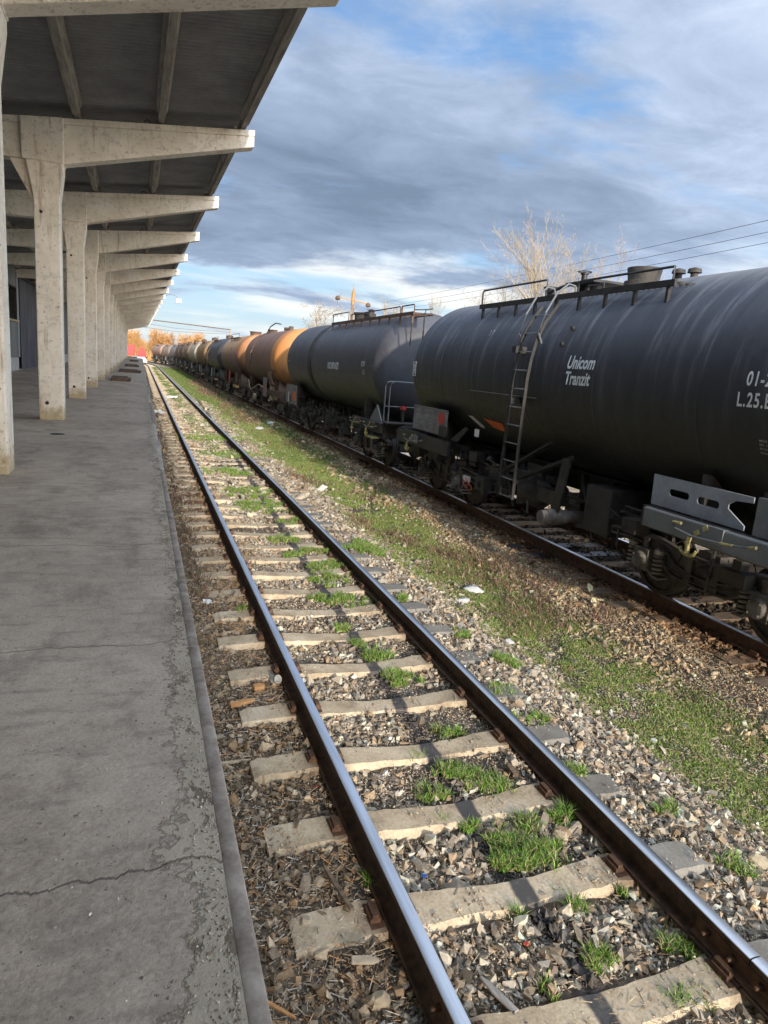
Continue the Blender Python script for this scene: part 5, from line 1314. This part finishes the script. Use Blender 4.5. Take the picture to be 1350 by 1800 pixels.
# fine grit everywhere near
P = scatter(230000, .34, 6.3, 1.0, 10.5, lambda x, y: np.where(on_sleeper(x, y), .0, .8*(1-.4*grassmask(x, y))), 1.6)
t_ = stone_tint(P)*rs.uniform(.7, 1.5, (len(P), 1))
o = stones('grit', P, rs.uniform(.008, .022, len(P)), np.clip(t_, 0, .7), .3); tag(o, 'fine grit and crumbs of gravel on the soil', 'grit', kind='stuff')

P = scatter(26000, .75, 3.25, 1.2, 11, lambda x, y: on_sleeper(x, y)*sstep(.50, .72, fnoise(x*2.2, y*2.2, 2.0))*.8, 1.5)
P[:, 2] = -.172 - .038*np.exp(-((P[:, 0]-2.0)/.42)**2)
o = stones('sleeper_grit', P, rs.uniform(.006, .024, len(P))*(1+.4*(rs.rand(len(P)) > .93)), stone_tint(P), .2); tag(o, 'small stones and grit lying on the pale sleepers', 'grit', kind='stuff')

# ================================================================== GRASS, WEEDS, TWIGS
def blades(name, P, h, w, lean, cols, curl=True):
    n = len(P); a = rs.uniform(0, 2*PI, n); d = rs.uniform(0, 2*PI, n)
    lx = np.cos(d)*lean*h; ly = np.sin(d)*lean*h
    v = np.zeros((n, 5, 3)); ca, sa = np.cos(a)*w, np.sin(a)*w
    x, y, z = P[:, 0], P[:, 1], P[:, 2]
    v[:, 0] = np.stack([x-ca, y-sa, z-.005], 1); v[:, 1] = np.stack([x+ca, y+sa, z-.005], 1)
    v[:, 2] = np.stack([x+lx*.4-ca*.8, y+ly*.4-sa*.8, z+h*.6], 1); v[:, 3] = np.stack([x+lx*.4+ca*.8, y+ly*.4+sa*.8, z+h*.6], 1)
    v[:, 4] = np.stack([x+lx, y+ly, z+h*(1-.25*lean)], 1)
    b0 = (np.arange(n)*5)[:, None]; F = np.concatenate([b0+np.array([0, 1, 3]), b0+np.array([0, 3, 2]), b0+np.array([2, 3, 4])])
    c_ = np.array(cols)[rs.randint(0, len(cols), n)]*rs.uniform(.65, 1.3, (n, 1))
    me = np_mesh(name, v.reshape(-1, 3), F, False, np.repeat(c_, 5, 0)); me.materials.append(LEAF)
    o = bpy.data.objects.new(name, me); COL.objects.link(o); return o
GREEN = [(.12, .26, .035), (.17, .34, .045), (.22, .40, .06), (.14, .27, .045), (.28, .38, .09), (.38, .37, .16), (.40, .33, .20)]
TUFT = [(2.2, 10.55, .16), (2.59, 9.84, .16), (2.46, 8.81, .22), (2.44, 8.3, .2), (2.45, 7.52, .2), (2.06, 7.67, .08), (2.19, 6.25, .12), (2.06, 6.66, .08), (2.19, 5.96, .12), (2.35, 5.36, .12), (2.31, 5.55, .10), (2.33, 4.44, .08), (1.93, 4.16, .06), (1.9, 3.77, .08), (2.14, 3.92, .09), (2.26, 3.79, .10), (2.33, 3.67, .08), (2.01, 3.38, .05), (1.83, 3.42, .05), (2.16, 3.2, .09), (2.13, 3.05, .09), (2.31, 3.11, .10), (2.32, 3.0, .10), (2.60, 3.25, .06), (2.34, 3.27, .07), (2.24, 2.65, .05), (2.27, 2.6, .05), (2.59, 2.65, .05), (1.91, 2.66, .04), (2.13, 2.26, .05), (2.19, 2.28, .05), (1.83, 2.17, .05), (1.67, 2.58, .03), (2.52, 1.98, .07), (2.61, 2.0, .07), (2.64, 2.2, .06), (2.39, 1.98, .04), (3.11, 4.47, .09), (2.59, 2.25, .05), (3.13, 4.98, .1), (3.37, 9.96, .25), (3.41, 9.79, .22), (2.17, 9.55, .1), (2.21, 14.39, .4), (2.22, 12.95, .4), (2.6, 11.6, .2), (2.1, 17, .5), (2.5, 20, .6), (2.4, 24, .8), (3.05, 3.7, .06), (3.4, 3.2, .07), (3.3, 6.3, .1), (1.05, 7.3, .04), (1.22, 6.6, .04), (1.2, 3.0, .03), (1.25, 2.55, .03), (3.45, 2.6, .08), (3.5, 5.6, .10), (3.0, 7.5, .12)]
pts = []; hs = []
for x, y, r_ in TUFT:
    n = int(1100*(r_/.1)**1.6)+140
    n = min(n, 7000)
    n *= 3; a = rs.uniform(0, 2*PI, n); rad = np.sqrt(rs.rand(n))*r_*1.5
    X = x+np.cos(a)*rad*1.2; Y = y+np.sin(a)*rad
    nz = fnoise(X*1.0+x*3, Y, 22.0 if r_ < .12 else 11.0); kp = nz > .475+.25*(rad/(r_*1.5))**1.5; X, Y, rad, nz = X[kp], Y[kp], rad[kp], nz[kp]
    pts.append(np.stack([X, Y, gheight(X, Y)], 1)); hs.append(rs.uniform(.014, .060, len(X))*np.clip(.4+1.6*(nz-.35)*3, .4, 1.5)*(1+.02*y))
P = np.concatenate(pts); hh = np.concatenate(hs); kk = ~on_sleeper(P[:, 0], P[:, 1]) | (rs.rand(len(P)) < .25); P, hh = P[kk], hh[kk]
o = blades('grass_tufts', P, hh, .0022+.00025*P[:, 1], rs.uniform(.2, 1.1, len(P)), GREEN); tag(o, 'bright green grass tufts growing between the near rails', 'grass', kind='stuff')
# one tall tuft by the right rail
n = 160; a = rs.uniform(0, 2*PI, n); rad = np.abs(rs.normal(0, .03, n)); X = 2.66+np.cos(a)*rad; Y = 3.30+np.sin(a)*rad
o = blades('tall_tuft', np.stack([X, Y, gheight(X, Y)], 1), rs.uniform(.06, .14, n), .0028, rs.uniform(.3, 1.2, n), [(.14, .28, .05), (.20, .36, .08), (.28, .42, .12)]); tag(o, 'tall spiky grass tuft beside the right rail', 'grass tuft')
P = scatter(800000, 3.4, 6.2, 1.6, 34, lambda x, y: grassmask(x, y)*sstep(.28, .6, fnoise(x*2, y*2, 2.3)), 1.5)
o = blades('grass', P, rs.uniform(.010, .036, len(P))*(1+.05*P[:, 1]), .0018+.00035*P[:, 1], rs.uniform(.3, 1.3, len(P)), [(.19, .32, .05), (.24, .38, .065), (.15, .27, .045), (.29, .37, .09), (.36, .36, .14), (.38, .34, .19), (.32, .24, .13)]); tag(o, 'short patchy grass strip between the two tracks', 'grass', kind='stuff')
P = scatter(220000, 1.3, 6.5, 20, 130, grassmask, 1.7)
o = blades('distant_grass', P, rs.uniform(.03, .08, len(P)), .012+.0004*P[:, 1], rs.uniform(.3, 1.2, len(P)), [(.15, .24, .05), (.20, .28, .07), (.11, .17, .05), (.26, .24, .11)]); tag(o, 'grass growing over the track bed far down the yard', 'grass', kind='stuff')
P = scatter(420000, .4, 8, 5, 80, weedmask, 1.5)
o = blades('dry_weeds', P, rs.uniform(.04, .17, len(P))*(.6+.4*rs.rand(len(P)))*(1+.01*P[:, 1]), .0018+.00035*P[:, 1], rs.uniform(.3, 1.6, len(P)), [(.22, .11, .085), (.27, .14, .11), (.31, .185, .135), (.15, .09, .07), (.44, .34, .22), (.22, .19, .09), (.18, .19, .07)]); tag(o, 'clumps of reddish brown dry weeds between the tracks', 'weeds', kind='stuff')
P = scatter(6000, .38, 1.4, 5, 16, lambda x, y: sstep(.45, .65, fnoise(x*2, y, 1.2)), 1.2)
o = blades('rusty_stalks', P, rs.uniform(.03, .09, len(P)), .0025, rs.uniform(.3, 1.4, len(P)), [(.38, .19, .08), (.28, .15, .07), (.20, .19, .06)]); tag(o, 'rusty dry stalks along the platform foot', 'weeds', kind='stuff')
# twigs and splinters
def twigs(n, x0, x1, y0, y1, l0, l1, w0, w1_, cols, name, label, dens=None):
    P = scatter(n, x0, x1, y0, y1, dens or (lambda x, y: np.ones_like(x)), 1.4); n = len(P)
    a = rs.uniform(0, 2*PI, n); l = rs.uniform(l0, l1, n)*rs.rand(n)**.7; w = rs.uniform(w0, w1_, n); dz = rs.normal(0, .10, n)*l
    ux, uy = np.cos(a)*l/2, np.sin(a)*l/2; vx, vy = -np.sin(a)*w, np.cos(a)*w
    z = P[:, 2]+.022; v = np.zeros((n, 6, 3))
    for i, (s_, t_) in enumerate(((-1, -1), (-1, 1), (-1, 0), (1, -1), (1, 1), (1, 0))):
        hz = w*1.6 if t_ == 0 else 0
        v[:, i] = np.stack([P[:, 0]+ux*s_+vx*t_, P[:, 1]+uy*s_+vy*t_, z+dz*s_+hz], 1)
    b0 = (np.arange(n)*6)[:, None]; F = np.concatenate([b0+np.array(q_) for q_ in ((0, 3, 5), (0, 5, 2), (2, 5, 4), (2, 4, 1), (0, 2, 1), (3, 4, 5))])
    c_ = np.array(cols)[rs.randint(0, len(cols), n)]*rs.uniform(.7, 1.2, (n, 1))
    me = np_mesh(name, v.reshape(-1, 3), F, False, np.repeat(c_, 6, 0)); me.materials.append(STONE)
    o = bpy.data.objects.new(name, me); COL.objects.link(o); tag(o, label, 'twigs', kind='stuff')
twigs(9000, .34, 1.25, 1.1, 12, .02, .11, .0009, .0026, [(.36, .27, .18), (.46, .38, .27), (.25, .17, .11), (.55, .30, .14), (.60, .56, .50)], 'twigs', 'dry twigs and splinters scattered between the platform and the rail')
twigs(5000, 1.3, 2.75, 1.3, 11, .02, .09, .0008, .002, [(.36, .27, .18), (.46, .38, .27), (.25, .17, .11)], 'straw', 'bits of straw and twigs between the near rails')
twigs(9000, 3.2, 6, 2, 13, .02, .10, .001, .0025, [(.42, .33, .21), (.50, .42, .30), (.33, .18, .11)], 'dead_stems', 'dead stems lying among grass and gravel between the tracks')

n = 2600; yy = 1.0+9*rs.rand(n)**1.6; xx = .232-np.abs(rs.normal(0, .055, n)); kk = inview(xx, yy, np.full(n, 1.1), .3)
P = np.stack([xx, yy, np.full(n, 1.1)], 1)[kk]
o = stones('edge_crumbs', P, rs.uniform(.003, .011, len(P)), np.array([(.40, .36, .29), (.25, .2, .15), (.5, .47, .4), (.18, .14, .1)])[rs.randint(0, 4, len(P))], .2); tag(o, 'crumbs of broken mortar along the platform edge', 'crumbs', kind='stuff')
n = 500; xx = rs.uniform(-1.4, .2, n); yy = 1.2+14*rs.rand(n)**1.5; P = np.stack([xx, yy, np.full(n, 1.1)], 1)
o = stones('platform_grit', P, rs.uniform(.003, .010, n), np.array([(.45, .42, .36), (.12, .1, .08), (.6, .58, .54)])[rs.randint(0, 3, n)], .2); tag(o, 'grit scattered over the platform concrete', 'grit', kind='stuff')
# ------------------------------------------------ single things lying about
def gz1(x, y): return float(gheight(np.array([x]), np.array([y]))[0])
def stick_obj(name, x, y, l, w, h, rz, m_, label, cat, dz=.03, ry=0.0):
    b = MB(); b.prism([(-l/2, -w*.5), (l*.3, -w*.42), (l/2, -w*.12), (l/2, w*.2), (l*.1, w*.5), (-l/2, w*.38)], 'z', -h/2, h/2)
    o = b.build(name, m_, None, bevel=min(.003, h*.2)); o.location = (x, y, gz1(x, y)+dz); o.rotation_euler = (.1, ry, rz); return tag(o, label, cat)
stick_obj('wood_splinter', .80, 5.20, .22, .055, .025, .25, WOODF, 'orange split wood piece beside the third sleeper end', 'wood piece')
stick_obj('wood_block', .97, 5.42, .10, .075, .05, .1, WOODF, 'short orange wood block next to the white cup', 'wood piece')
stick_obj('wood_stick', .64, 4.40, .22, .022, .018, .0, WOODP, 'straight pale stick touching the platform edge', 'stick')
stick_obj('wood_strip', 1.00, 3.00, .36, .028, .015, 1.75, WOODS, 'long grey wood strip lying between two sleepers', 'stick', .045)
stick_obj('wood_strip', .93, 3.62, .17, .022, .012, 1.1, WOODS, 'thin dark strip leaning at a sleeper end', 'stick', .05)
stick_obj('wood_chip', 1.00, 2.50, .13, .045, .014, -.3, WOODP, 'pale split wood chip on the pebbles', 'wood piece', .06)
stick_obj('wood_rod', .57, 2.42, .20, .016, .014, -.8, WOODF, 'orange brown rod by the edge angle', 'stick', .04)
stick_obj('wood_block', 2.53, 3.80, .15, .05, .03, 1.45, WOODS, 'upright grey wood offcut between sleepers near the right rail', 'wood piece', .05)
stick_obj('slate_sliver', 1.56, 2.22, .22, .04, .012, 1.9, GCON, 'thin grey slate sliver near the left rail', 'stone', .045)
stick_obj('iron_wedge', 5.62, 8.6, .30, .05, .02, 1.35, RUST, 'rusty iron wedge standing against the second track', 'iron piece', .07, .5)
def rock(name, x, y, s, m_, label, seed, flat=.6, cat='stone'):
    q = random.Random(seed); bm = bmesh.new()
    for j in range(26):
        v_ = Vector((q.gauss(0, 1), q.gauss(0, 1), q.gauss(0, 1))).normalized()*q.uniform(.88, 1.0); bm.verts.new((v_.x*s*.5, v_.y*s*.42, v_.z*s*.5*flat))
    bmesh.ops.convex_hull(bm, input=bm.verts)
    for v_ in [v_ for v_ in bm.verts if not v_.link_faces]: bm.verts.remove(v_)
    me = bpy.data.meshes.new(name); bm.to_mesh(me); bm.free(); me.materials.append(m_)
    o = bpy.data.objects.new(name, me); COL.objects.link(o); o.location = (x, y, gz1(x, y)+s*.2*flat); o.rotation_euler = (0, 0, q.uniform(0, 6)); return tag(o, label, cat)
rock('stone', 4.43, 8.13, .36, STW, 'large pale flat slab among the reddish weeds', 1, .35)
rock('stone', 4.01, 7.63, .22, STW, 'rounded whitish stone left of the large pale slab', 2, .4)
rock('stone', 3.96, 6.33, .15, STW, 'small white stone in the green strip', 3, .5)
rock('stone', 4.16, 4.17, .09, STW, 'small grey white stone in the middle of the grass strip', 4, .5)
rock('stone', 2.38, 8.18, .20, STW, 'pale flat stone in the grass between the near rails', 5, .4)
rock('stone', 3.66, 2.66, .16, STT, 'rounded tan stone at the right picture edge', 6, .6)
rock('stone', 1.02, 2.33, .12, STT, 'yellowish block stone beside the nearest left sleeper end', 7, .7)
rock('stone', 1.12, 1.96, .10, STW, 'white chipped stone near the left rail at the bottom', 8, .8)
rock('stone', .93, 3.10, .095, STT, 'flat tan stone on the soil between platform and rail', 9, .5)
rock('stone', .80, 2.85, .11, STT, 'pale upright stone with dark lower side', 10, .7)
rock('stone', 2.03, 2.80, .085, GCON, 'dark stone resting on the sleeper', 11, .6)
rock('stone', 1.05, 5.05, .10, STW, 'light stone next to the white cup', 12, .5)
rock('stone', 4.75, 29.0, .5, STW, 'whitish lump by the far weeds', 13, .5); rock('stone', 5.5, 30.5, .5, STW, 'second whitish lump nearer the wagons', 14, .5)
rock('stone', 5.0, 33.5, .4, STT, 'tan lump in the far grass', 15, .5)
cup = empty('paper_cup', (1.12, 5.47, gz1(1.12, 5.47)+.055), .3, label='white crumpled paper cup with a blue band beside the left rail', cat='cup')
cup.rotation_euler = (1.0, .25, .3)
MB().lathe([(-.045, .026), (.045, .036), (.045, .033), (-.040, .024)], (0, 0, 0), 'z', 18).build('cup_wall', WHT, cup, smooth=True); MB().lathe([(.006, .0325), (.024, .0345)], (0, 0, 0), 'z', 18, caps=False).build('blue_band', BLUG, cup); MB().lathe([(-.044, .025), (-.040, .025)], (0, 0, 0), 'z', 14).build('cup_base', WHT, cup)
def scrap(name, x, y, s, m_, label, seed, cat='litter'):
    q = random.Random(seed); vs = []; n = 5
    for i in range(n):
        for j in range(n): vs.append(((i/(n-1)-.5)*s+q.uniform(-.1, .1)*s, (j/(n-1)-.5)*s*.8+q.uniform(-.1, .1)*s, q.uniform(0, .3)*s))
    fs = [(i*n+j, i*n+j+1, (i+1)*n+j+1, (i+1)*n+j) for i in range(n-1) for j in range(n-1)]
    o = MB().add(vs, fs).build(name, m_, None); o.modifiers.new('s', 'SOLIDIFY').thickness = .002; o.location = (x, y, gz1(x, y)+.02); o.rotation_euler = (0, 0, q.uniform(0, 6)); tag(o, label, cat)
scrap('plastic_scrap', 1.53, 3.03, .035, BLUEP, 'crumpled blue plastic scrap on the ballast', 1)
scrap('plastic_scrap', 1.12, 3.95, .025, REDT, 'tiny red scrap between platform and left rail', 2)
scrap('plastic_scrap', 1.86, 2.46, .025, REDT, 'tiny red scrap between the near rails', 3)
scrap('plastic_bag', .72, 7.6, .11, WHT, 'torn white plastic bag at the platform foot', 4)
scrap('paper_scrap', 2.0, 45, .8, WHT, 'white rag lying on the far track', 5); scrap('paper_scrap', .55, 32, .9, STW, 'pale rag by the far platform edge', 6)
